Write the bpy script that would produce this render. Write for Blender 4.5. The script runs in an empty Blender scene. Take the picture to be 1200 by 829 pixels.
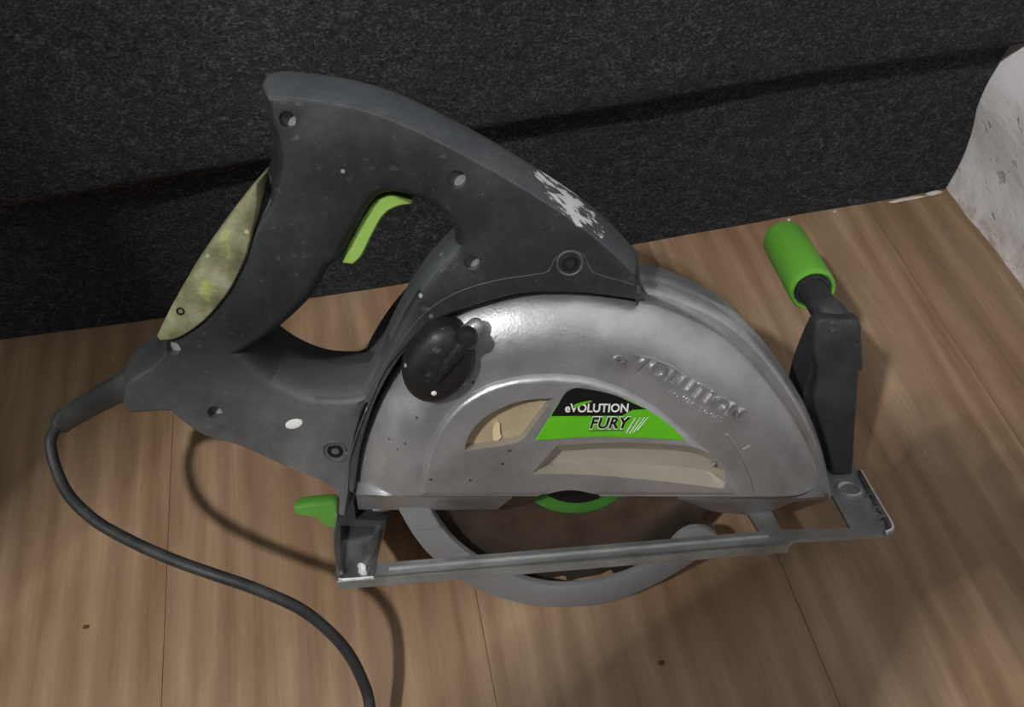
import bpy, bmesh, math, random
from mathutils import Vector, Matrix, noise

# ------------------------------------------------------------------ camera, light, exposure
SAW_X = [0.98866, -0.14833, -0.02352]
SAW_Y = [0.12049, 0.87686, -0.4654]
SAW_Z = [0.08965, 0.45729, 0.88479]
SAW_O = [0.06347, 0.19385, 0.08951]
CAM_RIGHT = [0.97869, -0.20323, -0.02933]
CAM_UP = [0.18286, 0.79766, 0.57472]
CAM_BACK = [-0.0934, -0.56784, 0.81783]
CAM_H = 0.48951

scene = bpy.context.scene
COL = scene.collection
cam_data = bpy.data.cameras.new('camera')
cam = bpy.data.objects.new('camera', cam_data); COL.objects.link(cam)
cam.matrix_world = Matrix(((CAM_RIGHT[0], CAM_UP[0], CAM_BACK[0], 0), (CAM_RIGHT[1], CAM_UP[1], CAM_BACK[1], 0),
                           (CAM_RIGHT[2], CAM_UP[2], CAM_BACK[2], CAM_H), (0, 0, 0, 1)))
cam_data.sensor_width = 36.0
cam_data.lens = 950.0 / 1200.0 * 36.0
cam_data.clip_start = 0.01
scene.camera = cam

world = bpy.data.worlds.new('room_ambient'); scene.world = world
world.use_nodes = True
world.node_tree.nodes['Background'].inputs[0].default_value = (0.92, 0.97, 1.0, 1)
world.node_tree.nodes['Background'].inputs[1].default_value = 0.06

LAMP_AT = (-0.80, -0.32, 1.60)
lamp_data = bpy.data.lights.new('ceiling_lamp_light', 'POINT')
lamp_data.shadow_soft_size = 0.030
lamp_data.energy = 225.0
lamp_data.color = (1.0, 0.98, 0.95)

scene.view_settings.view_transform = 'Standard'
scene.view_settings.look = 'None'
scene.view_settings.exposure = 0.40
scene.view_settings.gamma = 1.0
scene.view_settings.use_curve_mapping = False

# ------------------------------------------------------------------ materials
def srgb(r, g, b):
    f = lambda v: (v/255/12.92) if v/255 <= 0.04045 else ((v/255+0.055)/1.055)**2.4
    return (f(r), f(g), f(b), 1.0)

class NT:
    """small node-graph helper"""
    def __init__(self, name, rough=0.5, metal=0.0, spec=0.5):
        self.m = bpy.data.materials.new(name); self.m.use_nodes = True
        self.t = self.m.node_tree; self.b = self.t.nodes['Principled BSDF']
        self.b.inputs['Roughness'].default_value = rough
        self.b.inputs['Metallic'].default_value = metal
        self.b.inputs['Specular IOR Level'].default_value = spec
        self.tc = self.n('ShaderNodeTexCoord')
    def n(self, kind, **kw):
        x = self.t.nodes.new(kind)
        for k, v in kw.items(): setattr(x, k, v)
        return x
    def link(self, a, b): self.t.links.new(a, b)
    def set(self, sock, v):
        if isinstance(v, bpy.types.NodeSocket): self.link(v, sock)
        else: sock.default_value = v
    def mapping(self, src, scale=(1,1,1), loc=(0,0,0), rot=(0,0,0)):
        x = self.n('ShaderNodeMapping'); self.link(src, x.inputs[0])
        x.inputs['Scale'].default_value = scale; self.set(x.inputs['Location'], loc); x.inputs['Rotation'].default_value = rot
        return x.outputs[0]
    def noise(self, vec, scale, detail=3, rough=0.5, dist=0.0):
        x = self.n('ShaderNodeTexNoise'); self.link(vec, x.inputs['Vector'])
        x.inputs['Scale'].default_value = scale; x.inputs['Detail'].default_value = detail
        x.inputs['Roughness'].default_value = rough; x.inputs['Distortion'].default_value = dist
        return x.outputs['Fac']
    def ramp(self, fac, stops):
        x = self.n('ShaderNodeValToRGB'); self.link(fac, x.inputs[0])
        e = x.color_ramp.elements
        while len(e) < len(stops): e.new(0.5)
        for i, (p, c) in enumerate(stops):
            e[i].position = p; e[i].color = c if not isinstance(c, (int, float)) else (c, c, c, 1)
        return x.outputs[0]
    def mix(self, fac, a, b, mode='MIX'):
        x = self.n('ShaderNodeMix', data_type='RGBA', blend_type=mode)
        self.set(x.inputs[0], fac); self.set(x.inputs[6], a); self.set(x.inputs[7], b)
        return x.outputs[2]
    def math(self, op, a, b=0.0, c=0.0):
        x = self.n('ShaderNodeMath', operation=op)
        self.set(x.inputs[0], a); self.set(x.inputs[1], b); self.set(x.inputs[2], c)
        return x.outputs[0]
    def bump(self, h, strength=0.3, dist=0.001):
        x = self.n('ShaderNodeBump'); x.inputs['Strength'].default_value = strength
        x.inputs['Distance'].default_value = dist; self.link(h, x.inputs['Height'])
        self.link(x.outputs[0], self.b.inputs['Normal'])
    def color(self, c): self.set(self.b.inputs['Base Color'], c)
    def rough(self, r): self.set(self.b.inputs['Roughness'], r)

def plastic(name, c, dust, dust_amt=0.5, rough=0.6, specks=True):
    g = NT(name, rough); o = g.tc.outputs['Object']
    d = g.ramp(g.noise(o, 28, 6, 0.65), [(0.42, 0.0), (0.72, dust_amt)])
    col = g.mix(d, c, dust)
    fine = g.ramp(g.noise(o, 260, 3, 0.7), [(0.35, 0.82), (0.7, 1.12)])
    col = g.mix(1.0, col, fine, 'MULTIPLY')
    if specks:
        v = g.n('ShaderNodeTexVoronoi'); g.link(o, v.inputs['Vector']); v.inputs['Scale'].default_value = 95
        sp = g.ramp(v.outputs['Distance'], [(0.0, 1.0), (0.085, 1.0), (0.12, 0.0)])
        sel = g.ramp(g.noise(o, 19, 2), [(0.56, 0.0), (0.63, 0.8)])
        col = g.mix(g.math('MULTIPLY', sp, sel), col, srgb(176, 176, 172))
    sm = g.ramp(g.noise(g.mapping(o, (150, 150, 210), (0.2, 0.1, 0)), 1.0, 5, 0.7), [(0.60, 0.0), (0.74, 0.45)])
    col = g.mix(sm, col, srgb(122, 124, 126))
    g.color(col); g.bump(g.noise(o, 900, 2), 0.25, 0.0004)
    return g

def handle_material(name, c, dust, amt):
    g = plastic(name, c, dust, amt, 0.55)
    o = g.tc.outputs['Object']
    base = g.b.inputs['Base Color'].links[0].from_socket
    s = g.n('ShaderNodeSeparateXYZ'); g.link(o, s.inputs[0])
    x, z = s.outputs[0], s.outputs[2]
    # dusty lower arm (towards the cable and the foot of the handle)
    t = g.math('ADD', g.math('MULTIPLY', x, -0.10), z)
    low = g.n('ShaderNodeMapRange'); g.link(t, low.inputs[0])
    low.inputs[1].default_value = 0.215; low.inputs[2].default_value = 0.135
    dn = g.ramp(g.noise(o, 45, 5, 0.7), [(0.25, 0.30), (0.70, 0.90)])
    col = g.mix(g.math('MULTIPLY', low.outputs[0], dn), base, srgb(122, 122, 122))
    # plaster scraped along the top edge near its front end
    a = SMEAR_ANGLE
    m = g.mapping(o, (1, 1, 1), (0, 0, 0))
    v = g.n('ShaderNodeVectorRotate', rotation_type='Y_AXIS'); g.link(m, v.inputs[0])
    v.inputs['Center'].default_value = SMEAR_AT; v.inputs['Angle'].default_value = a
    sub = g.n('ShaderNodeVectorMath', operation='SUBTRACT'); g.link(v.outputs[0], sub.inputs[0]); sub.inputs[1].default_value = SMEAR_AT
    ss = g.n('ShaderNodeSeparateXYZ'); g.link(sub.outputs[0], ss.inputs[0])
    ex = g.math('POWER', g.math('DIVIDE', ss.outputs[0], 0.024), 2.0)
    ez = g.math('POWER', g.math('DIVIDE', ss.outputs[2], 0.0044), 2.0)
    ell = g.math('SUBTRACT', 1.0, g.math('ADD', ex, ez))
    nz = g.noise(g.mapping(v.outputs[0], (130, 220, 420)), 1.0, 4, 0.6)
    msk = g.ramp(g.math('ADD', g.math('MULTIPLY', ell, 0.16), g.math('SUBTRACT', nz, 0.06)), [(0.53, 0.0), (0.59, 1.0)])
    msk = g.math('MULTIPLY', msk, g.ramp(ell, [(0.0, 0.0), (0.05, 1.0)]))
    col = g.mix(msk, col, srgb(214, 214, 214))
    g.color(col)
    return g.m

def silver_paint(name, c=srgb(196, 197, 201), rough=0.37, metal=0.78, dirt=0.5, scuff=None):
    g = NT(name, rough, metal); o = g.tc.outputs['Object']
    d = g.ramp(g.noise(o, 32, 6, 0.65), [(0.45, 0.0), (0.75, dirt)])
    col = g.mix(d, c, srgb(128, 126, 122))
    v = g.n('ShaderNodeTexVoronoi'); g.link(o, v.inputs['Vector']); v.inputs['Scale'].default_value = 120
    sp = g.ramp(v.outputs['Distance'], [(0.0, 1.0), (0.07, 1.0), (0.11, 0.0)])
    sel = g.ramp(g.noise(o, 23, 2), [(0.55, 0.0), (0.62, 1.0)])
    col = g.mix(g.math('MULTIPLY', sp, sel), col, srgb(92, 86, 80))
    v2 = g.n('ShaderNodeTexVoronoi'); g.link(g.mapping(o, (1, 1, 1), (0.31, 0.2, 0.17)), v2.inputs['Vector']); v2.inputs['Scale'].default_value = 80
    sp2 = g.ramp(v2.outputs['Distance'], [(0.0, 1.0), (0.07, 1.0), (0.12, 0.0)])
    sel2 = g.ramp(g.noise(o, 17, 2), [(0.55, 0.0), (0.62, 0.8)])
    col = g.mix(g.math('MULTIPLY', sp2, sel2), col, srgb(205, 203, 198))
    if scuff:
        m = g.mapping(o, (1/0.009, 1/0.03, 1/0.019), (-scuff[0]/0.009, -scuff[1]/0.03, -scuff[2]/0.019))
        ln = g.n('ShaderNodeVectorMath', operation='LENGTH'); g.link(m, ln.inputs[0])
        k = g.math('ADD', g.math('MULTIPLY', g.math('SUBTRACT', 1.0, ln.outputs['Value']), 0.35), g.noise(o, 230, 4, 0.6))
        col = g.mix(g.ramp(k, [(0.58, 0.0), (0.72, 0.75)]), col, srgb(214, 213, 210))
    g.color(col)
    g.rough(g.ramp(g.noise(o, 60, 4), [(0.3, rough-0.06), (0.7, rough+0.12)]))
    h = g.math('ADD', g.noise(o, 700, 2), g.math('MULTIPLY', g.noise(o, 130, 3), 1.4))
    g.bump(h, 0.22, 0.0006)
    return g.m

def simple(name, c, rough=0.5, metal=0.0, var=0.12, scale=60, bump=0.0, spec=0.5):
    g = NT(name, rough, metal, spec); o = g.tc.outputs['Object']
    k = g.ramp(g.noise(o, scale, 4, 0.6), [(0.3, 1.0-var), (0.7, 1.0+var)])
    g.color(g.mix(1.0, c, k, 'MULTIPLY'))
    if bump: g.bump(g.noise(o, scale*8, 3), bump, 0.0005)
    return g.m

def fabric_material():
    g = NT('charcoal_upholstery', 0.95, 0.0, 0.15); o = g.tc.outputs['Object']
    weave = g.noise(g.mapping(o, (520, 520, 760)), 1.0, 2, 0.6)
    lumps = g.noise(g.mapping(o, (150, 150, 210), rot=(0, 0.4, 0)), 1.0, 4, 0.7)
    broad = g.noise(o, 9, 3)
    k = g.math('ADD', g.math('MULTIPLY', weave, 0.6), g.math('MULTIPLY', lumps, 0.4))
    col = g.ramp(k, [(0.32, srgb(28, 29, 31)), (0.52, srgb(57, 58, 61)), (0.72, srgb(106, 108, 111))])
    col = g.mix(1.0, col, g.ramp(broad, [(0.3, 0.86), (0.7, 1.12)]), 'MULTIPLY')
    g.color(col); g.bump(k, 0.9, 0.0012)
    return g.m

def wood_material():
    g = NT('oak_laminate', 0.42, 0.0, 0.35); o = g.tc.outputs['Object']
    oi = g.n('ShaderNodeObjectInfo')
    off = g.n('ShaderNodeCombineXYZ')
    g.link(g.math('MULTIPLY', oi.outputs['Random'], 7.0), off.inputs[0]); g.link(g.math('MULTIPLY', oi.outputs['Random'], 13.0), off.inputs[1])
    add = g.n('ShaderNodeVectorMath', operation='ADD'); g.link(o, add.inputs[0]); g.link(off.outputs[0], add.inputs[1])
    p = add.outputs[0]
    warp = g.noise(g.mapping(p, (6, 1.6, 1)), 1.0, 2)
    streak = g.noise(g.mapping(p, (55, 2.6, 1)), 1.0, 5, 0.6, 0.6)
    fine = g.noise(g.mapping(p, (300, 16, 1)), 1.0, 4, 0.65)
    rings = g.n('ShaderNodeTexWave', wave_type='BANDS', bands_direction='X')
    g.link(g.mapping(p, (1, 0.12, 1)), rings.inputs['Vector'])
    rings.inputs['Scale'].default_value = 14; rings.inputs['Distortion'].default_value = 9
    rings.inputs['Detail'].default_value = 2; rings.inputs['Detail Scale'].default_value = 1.3
    k = g.math('ADD', g.math('MULTIPLY', streak, 0.28), g.math('ADD', g.math('MULTIPLY', fine, 0.50), g.math('MULTIPLY', rings.outputs['Fac'], 0.22)))
    col = g.ramp(k, [(0.28, srgb(142, 119, 97)), (0.46, srgb(157, 133, 110)), (0.58, srgb(166, 142, 118)), (0.74, srgb(180, 157, 132))])
    blot = g.ramp(g.noise(g.mapping(p, (16, 5, 1)), 1.0, 4, 0.6), [(0.35, srgb(226, 216, 206)), (0.62, srgb(255, 255, 255))])
    col = g.mix(1.0, col, blot, 'MULTIPLY')
    tone = g.ramp(oi.outputs['Random'], [(0.0, srgb(232, 226, 218)), (1.0, srgb(255, 252, 246))])
    col = g.mix(1.0, col, tone, 'MULTIPLY')
    kv = g.n('ShaderNodeTexVoronoi'); g.link(g.mapping(p, (13, 5, 1)), kv.inputs['Vector']); kv.inputs['Scale'].default_value = 1.0
    knot = g.ramp(kv.outputs['Distance'], [(0.0, 0.75), (0.03, 0.45), (0.06, 0.0)])
    col = g.mix(knot, col, srgb(92, 62, 44))
    g.color(col); g.bump(g.math('ADD', fine, streak), 0.10, 0.0004)
    return g.m

def plaster_material():
    g = NT('white_plaster', 0.85, 0.0, 0.2); o = g.tc.outputs['Object']
    n1 = g.noise(g.mapping(o, (1, 14, 30)), 1.0, 5, 0.6)
    n2 = g.noise(o, 90, 5, 0.6)
    pit = g.ramp(g.noise(g.mapping(o, (60, 60, 75), rot=(0.6, 0, 0)), 1.0, 4, 0.55), [(0.27, 0.0), (0.36, 1.0)])
    col = g.mix(g.ramp(n1, [(0.4, 0.0), (0.7, 1.0)]), srgb(240, 240, 244), srgb(226, 226, 230))
    col = g.mix(pit, srgb(196, 196, 196), col)
    s = g.n('ShaderNodeSeparateXYZ'); g.link(o, s.inputs[0])
    foot = g.n('ShaderNodeMapRange'); g.link(s.outputs[2], foot.inputs[0]); foot.inputs[1].default_value = 0.03; foot.inputs[2].default_value = 0.0
    stain = g.math('MULTIPLY', foot.outputs[0], g.ramp(n2, [(0.4, 0.0), (0.65, 0.8)]))
    col = g.mix(stain, col, srgb(176, 160, 145))
    g.color(col)
    h = g.math('ADD', g.math('MULTIPLY', n2, 0.35), g.math('ADD', n1, g.math('MULTIPLY', pit, 0.4)))
    g.bump(h, 0.6, 0.004)
    return g.m

def pad_material():
    g = NT('grimy_olive_rubber', 0.6, 0.0, 0.4); o = g.tc.outputs['Object']
    n1 = g.noise(o, 70, 5, 0.65); n2 = g.noise(g.mapping(o, (1, 1, 1), (3, 1, 2)), 45, 5, 0.7)
    col = g.ramp(n1, [(0.36, srgb(104, 105, 76)), (0.55, srgb(138, 138, 106)), (0.72, srgb(166, 166, 142))])
    col = g.mix(g.ramp(n2, [(0.60, 0.0), (0.72, 0.8)]), col, srgb(186, 200, 84))
    v = g.n('ShaderNodeTexVoronoi'); g.link(o, v.inputs['Vector']); v.inputs['Scale'].default_value = 150
    sp = g.ramp(v.outputs['Distance'], [(0.0, 0.9), (0.12, 0.8), (0.2, 0.0)])
    col = g.mix(g.math('MULTIPLY', sp, g.ramp(g.noise(o, 40, 2), [(0.5, 0.0), (0.6, 1.0)])), col, srgb(210, 212, 170))
    g.color(col); g.bump(n1, 0.3, 0.0006)
    return g.m

def blade_material():
    g = NT('dark_steel_blade', 0.34, 0.85, 0.5); o = g.tc.outputs['Object']
    n1 = g.noise(o, 40, 4, 0.6)
    g.color(g.ramp(n1, [(0.3, srgb(108, 96, 86)), (0.7, srgb(146, 132, 120))]))
    g.bump(g.noise(o, 1200, 2), 0.1, 0.0002)
    return g.m

# ------------------------------------------------------------------ outlines of the saw's castings and mouldings, millimetres in the plane of its blade
OUT = {
'cover_arc': [[-121.1,-10.4],[-120.6,-6.7],[-120.1,-3.0],[-119.7,0.7],[-119.1,4.4],[-118.4,8.1],[-117.6,11.9],[-116.6,15.6],[-115.5,19.4],[-114.3,23.1],[-113.1,26.9],[-111.7,30.7],[-110.2,34.5],[-108.6,38.3],[-106.9,42.1],[-105.2,45.8],[-103.3,49.4],[-101.4,53.0],[-99.4,56.4],[-97.3,59.9],[-95.0,63.4],[-92.7,66.9],[-90.1,70.5],[-87.5,74.0],[-84.9,77.5],[-82.3,80.6],[-79.7,83.5],[-77.2,86.3],[-74.6,88.9],[-72.1,91.3],[-69.4,93.5],[-66.1,96.0],[-62.7,98.3],[-59.1,100.2],[-55.5,102.0],[-51.7,103.4],[-47.8,104.6],[-43.7,105.7],[-39.5,106.5],[-36.0,107.2],[-32.4,107.8],[-28.7,108.2],[-24.8,108.5],[-20.8,108.7],[-17.2,108.8],[-13.4,108.7],[-9.5,108.5],[-5.5,108.3],[-1.7,108.0],[2.1,107.6],[6.5,107.0],[10.9,106.3],[15.2,105.5],[19.3,104.7],[23.1,103.8],[27.2,102.9],[30.7,101.9],[34.2,100.8],[38.0,99.4],[41.3,98.1],[44.8,96.6],[48.3,94.9],[51.9,93.1],[55.5,91.2],[59.0,89.1],[62.7,87.0],[66.3,84.7],[70.0,82.1],[73.6,79.4],[76.6,76.8],[79.7,74.0],[82.7,71.1],[85.7,68.1],[88.7,65.0],[91.5,61.8],[94.3,58.6],[97.0,55.4],[99.6,52.1],[102.2,48.7],[104.8,45.2],[107.3,41.6],[109.4,38.5],[111.6,35.3],[113.7,31.9],[115.8,28.6],[117.8,25.2],[119.8,21.8],[121.7,18.5],[123.5,15.1],[125.3,11.7],[127.0,8.4],[128.7,5.0],[130.3,1.6],[131.9,-1.8],[133.4,-5.1],[135.1,-9.1],[136.7,-13.0],[138.2,-16.9],[139.6,-20.8],[141.1,-24.7],[142.6,-28.6]],
'barrel_arc': [[32.2,106.0],[36.7,105.3],[41.2,104.5],[45.7,103.4],[49.1,102.3],[52.4,100.9],[55.9,99.3],[59.5,97.5],[62.6,96.0],[65.9,94.4],[69.2,92.6],[72.6,90.6],[76.1,88.4],[78.9,86.4],[81.8,84.3],[84.7,82.0],[87.6,79.6],[90.5,76.9],[93.5,74.1],[96.0,71.5],[98.5,68.7],[101.1,65.8],[103.6,62.7],[106.2,59.6],[108.7,56.3],[111.2,53.0],[113.4,50.0],[115.7,46.8],[117.9,43.6],[120.1,40.3],[122.3,37.0],[124.4,33.6],[126.4,30.3],[128.4,27.1],[130.5,23.4],[132.5,19.7],[134.4,16.0],[136.2,12.4],[138.0,8.8],[139.6,5.2],[141.2,1.8],[142.8,-2.0],[144.3,-5.7],[145.7,-9.4],[147.0,-12.9],[148.1,-16.3],[149.3,-19.5],[150.7,-24.1],[152.0,-28.3],[153.1,-32.4],[154.3,-36.6]],
'lip_left_top': [[-116.3,5.8],[-109.1,5.0],[-101.8,4.2],[-94.5,3.4],[-87.2,2.6],[-80.0,1.8],[-72.5,1.2],[-65.1,0.6],[-57.7,0.0],[-50.3,-0.6],[-42.9,-1.2],[-35.5,-1.7]],
'lip_left_low': [[-120.6,-20.2],[-113.1,-20.8],[-105.5,-21.4],[-98.0,-22.1],[-90.5,-22.7],[-82.9,-23.3],[-75.1,-23.7],[-67.3,-24.1],[-59.5,-24.5],[-51.7,-25.0],[-43.8,-25.4]],
'lip_right_top': [[53.0,-8.2],[61.5,-8.9],[70.0,-9.7],[78.4,-10.4],[86.9,-11.0],[95.5,-11.6],[104.0,-12.2],[112.1,-12.1],[120.2,-12.1],[126.4,-12.2],[132.7,-12.4]],
'lip_right_low': [[61.5,-26.5],[67.9,-29.5],[74.3,-32.6],[80.7,-35.6],[89.1,-37.2],[97.5,-38.8],[105.9,-40.4],[112.8,-37.4],[119.7,-34.4],[126.6,-31.4],[135.4,-31.1],[144.2,-30.8]],
'panel': [[-84.0,4.5],[-83.2,8.3],[-82.4,12.2],[-81.6,16.1],[-80.7,19.8],[-79.8,23.4],[-78.5,27.7],[-77.1,31.8],[-75.5,35.7],[-73.8,39.5],[-71.9,43.1],[-69.8,46.6],[-67.6,49.9],[-65.3,52.8],[-62.2,56.3],[-58.9,59.2],[-55.2,61.9],[-52.1,63.9],[-48.8,65.7],[-45.3,67.4],[-41.7,68.7],[-37.7,69.8],[-33.6,70.6],[-29.3,71.2],[-25.1,71.5],[-21.0,71.7],[-16.9,71.7],[-12.8,71.5],[-8.7,71.1],[-4.6,70.5],[-0.4,69.7],[3.7,68.6],[7.9,67.3],[11.2,66.0],[14.7,64.5],[18.1,62.9],[21.5,61.1],[24.8,59.2],[28.0,57.1],[31.2,54.8],[34.2,52.4],[37.2,50.0],[40.1,47.5],[43.4,44.5],[46.4,41.4],[49.4,38.3],[52.4,35.3],[55.5,32.2],[58.6,29.2],[61.6,26.2],[64.6,23.2],[67.6,20.1],[70.5,17.0],[73.4,13.9],[76.3,10.8],[78.2,7.3],[80.2,3.7],[82.2,0.2],[84.1,-3.3],[86.1,-6.8],[82.1,-6.5],[78.2,-6.3],[74.2,-6.0],[70.3,-5.8],[66.3,-5.5],[62.3,-5.2],[58.4,-5.0],[54.4,-4.7],[50.5,-4.4],[46.5,-4.2],[42.6,-3.9],[38.6,-3.6],[34.7,-3.4],[30.7,-3.1],[26.8,-2.9],[22.8,-2.6],[18.8,-2.3],[14.9,-2.1],[10.9,-1.8],[7.0,-1.5],[3.0,-1.3],[-0.9,-1.0],[-4.9,-0.8],[-8.8,-0.5],[-12.8,-0.2],[-16.7,0.0],[-20.7,0.3],[-24.6,0.6],[-28.6,0.8],[-32.6,1.1],[-36.5,1.3],[-40.5,1.6],[-44.4,1.9],[-48.4,2.1],[-52.3,2.4],[-56.3,2.7],[-60.2,2.9],[-64.2,3.2],[-68.1,3.5],[-72.1,3.7],[-76.1,4.0],[-80.0,4.2]],
'window': [[-58.6,31.4],[-57.9,34.2],[-57.1,37.1],[-56.0,39.9],[-54.4,42.7],[-52.4,45.4],[-50.1,48.0],[-48.2,49.7],[-46.2,51.4],[-43.9,52.9],[-41.4,54.3],[-38.6,55.7],[-35.5,57.0],[-32.2,58.1],[-28.8,58.9],[-25.8,59.3],[-22.6,59.4],[-19.4,59.4],[-16.1,59.4],[-12.9,59.4],[-14.6,57.0],[-16.4,54.5],[-18.1,52.0],[-19.8,49.5],[-21.5,47.1],[-23.3,44.6],[-25.0,42.1],[-26.7,39.6],[-28.4,37.2],[-30.6,35.6],[-33.2,34.4],[-35.1,34.1],[-37.5,33.8],[-40.2,33.4],[-43.1,33.1],[-46.2,32.8],[-49.4,32.4],[-52.6,32.1],[-55.7,31.7]],
'label': [[-23.0,35.7],[-21.5,38.3],[-19.9,41.1],[-18.2,44.0],[-16.6,46.9],[-15.0,49.7],[-13.4,52.5],[-11.9,55.0],[-10.6,57.3],[-9.4,59.3],[-8.4,61.0],[-6.9,62.9],[-5.0,64.1],[-2.6,64.6],[0.4,64.3],[2.4,63.8],[4.9,63.2],[7.7,62.5],[10.6,61.6],[13.5,60.6],[16.3,59.5],[19.0,58.3],[21.7,57.0],[24.4,55.5],[27.1,54.0],[29.7,52.4],[32.2,50.8],[34.9,48.9],[37.6,46.8],[40.1,44.8],[42.4,42.7],[44.6,40.7],[47.1,38.2],[49.2,35.8],[51.3,33.4],[53.4,31.0],[50.4,31.4],[47.5,31.8],[44.6,32.2],[41.7,32.7],[38.6,33.1],[35.5,33.5],[32.0,33.8],[29.2,34.1],[26.2,34.4],[23.2,34.7],[20.0,35.0],[16.8,35.3],[13.5,35.5],[10.3,35.8],[7.1,35.9],[4.0,36.1],[1.0,36.1],[-2.0,36.2],[-5.1,36.1],[-8.0,36.1],[-11.0,36.0],[-14.0,35.9],[-17.0,35.8],[-20.0,35.8]],
'label_black': [[-14.7,49.7],[-13.1,52.7],[-11.3,55.8],[-9.7,58.7],[-8.4,61.0],[-6.9,62.9],[-5.0,64.1],[-2.6,64.6],[0.4,64.3],[2.4,63.8],[4.9,63.2],[7.7,62.5],[10.6,61.6],[13.5,60.6],[16.3,59.5],[18.9,58.3],[21.6,56.9],[24.2,55.4],[26.9,53.9],[29.5,52.3],[32.2,50.8],[28.8,50.9],[25.4,51.0],[22.9,49.4],[20.4,47.8],[17.5,48.0],[14.5,48.2],[11.6,48.3],[8.7,48.5],[5.8,48.6],[2.8,48.8],[-0.1,48.9],[-3.0,49.1],[-5.9,49.2],[-8.9,49.4],[-11.8,49.5]],
'label_tick': [[-3.8,55.4],[-2.1,56.0],[-0.4,56.6],[1.3,57.0],[3.4,57.3],[5.4,57.5],[5.0,56.7],[3.2,56.2],[1.3,55.6],[-0.8,54.7],[-2.9,53.6]],
'claw0': [[22.4,37.5],[23.0,37.4],[27.3,46.2],[26.8,46.2]],
'claw1': [[24.2,37.1],[24.8,37.1],[29.8,46.3],[29.4,46.3]],
'claw2': [[25.9,37.5],[26.5,37.5],[31.9,46.2],[31.5,46.2]],
'claw3': [[28.0,38.9],[28.6,38.9],[33.6,46.3],[33.2,46.3]],
'label_dash': [[4.4,40.5],[21.5,39.8],[21.5,38.8],[4.4,39.6]],
'trough_front': [[-25.9,15.2],[-22.5,19.6],[-19.1,23.9],[-15.7,28.3],[-12.2,32.6],[-7.4,32.6],[-2.7,32.6],[2.1,32.7],[6.9,32.7],[11.9,32.6],[17.1,32.3],[21.9,32.0],[27.2,31.6],[32.6,31.1],[38.0,30.6],[43.1,30.0],[47.9,29.3],[52.0,28.6],[57.1,27.5],[61.7,26.1],[65.7,24.4],[69.1,22.4],[72.7,18.9],[75.2,14.8],[76.7,10.8],[76.7,4.8],[75.6,-1.1],[71.5,-0.1],[67.4,0.9],[62.7,1.9],[59.1,2.7],[54.9,3.6],[50.3,4.6],[45.4,5.6],[40.5,6.6],[35.5,7.5],[30.6,8.4],[25.4,9.4],[20.2,10.3],[14.8,11.2],[9.6,12.0],[4.4,12.7],[-0.7,13.3],[-5.8,13.8],[-10.8,14.2],[-15.9,14.5],[-20.9,14.8]],
'trough_back': [[-16.3,15.6],[-12.9,19.1],[-9.6,22.7],[-4.9,22.7],[-0.2,22.7],[4.4,22.8],[9.1,22.8],[13.9,22.7],[19.0,22.5],[23.7,22.2],[28.8,21.7],[34.0,21.2],[39.3,20.7],[44.3,20.1],[48.8,19.4],[52.7,18.8],[58.7,17.4],[63.8,15.6],[68.0,13.5],[72.5,9.6],[75.0,6.0],[73.4,3.3],[68.3,5.1],[62.6,6.8],[58.6,7.6],[53.8,8.5],[48.6,9.4],[43.0,10.3],[37.3,11.1],[32.3,11.8],[26.9,12.5],[21.3,13.2],[15.7,13.8],[10.5,14.3],[5.7,14.8],[-0.4,15.2],[-5.9,15.4],[-11.0,15.5]],
'text_evo': [[-8.0,51.7],[23.3,49.9],[-8.0,56.6]],
'text_fury': [[4.4,41.6],[24.5,40.4],[4.3,48.6]],
'text_ribbon': [[15.2,73.3],[17.2,73.5],[19.4,73.5],[21.3,73.2],[23.4,72.8],[25.7,72.2],[27.5,71.6],[29.3,70.8],[31.3,69.9],[33.3,68.9],[35.0,68.1],[36.7,67.2],[38.4,66.2],[40.2,65.2],[41.9,64.2],[43.7,63.1],[45.4,62.0],[47.1,60.8],[48.9,59.6],[50.7,58.4],[52.3,57.3],[54.0,56.3],[55.6,55.2],[57.3,54.1],[58.9,53.0],[60.6,51.9],[62.2,50.9],[63.8,49.8],[65.4,48.7],[66.9,47.6],[68.5,46.5],[70.1,45.4],[71.7,44.3],[73.4,43.2],[75.0,42.1],[76.6,41.0],[78.2,39.9],[79.8,38.8]],
'text_small': [[43.6,57.3],[45.4,56.2],[47.2,55.0],[49.1,53.9],[51.1,52.5],[52.6,51.4],[54.2,50.3],[55.9,49.1],[57.6,47.9],[59.3,46.6],[61.1,45.5],[62.8,44.3],[64.5,43.2],[66.3,42.1],[68.0,41.0],[69.8,39.9],[71.6,38.8]],
'arrow_line': [[75.1,31.3],[76.7,28.9],[78.3,26.6],[79.9,24.3],[81.4,21.8],[82.9,19.3],[84.4,16.7],[85.8,13.9],[87.2,11.1],[88.5,8.3],[89.7,5.5],[90.8,2.6],[91.7,-0.2],[92.6,-3.0],[93.5,-5.9],[94.4,-8.7]],
'arrow_line2': [[83.5,24.9],[85.3,22.5],[87.2,20.0],[89.0,17.5],[90.8,15.1],[92.4,12.7],[94.3,9.7],[96.1,6.7],[97.7,3.9],[99.1,1.4],[100.4,-1.1],[101.5,-3.3],[102.6,-5.5]],
'arrow_hook': [[94.3,-4.9],[96.6,-5.0],[98.8,-4.7],[100.7,-3.4],[102.2,-1.6],[102.7,0.5],[103.0,2.8]],
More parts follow.
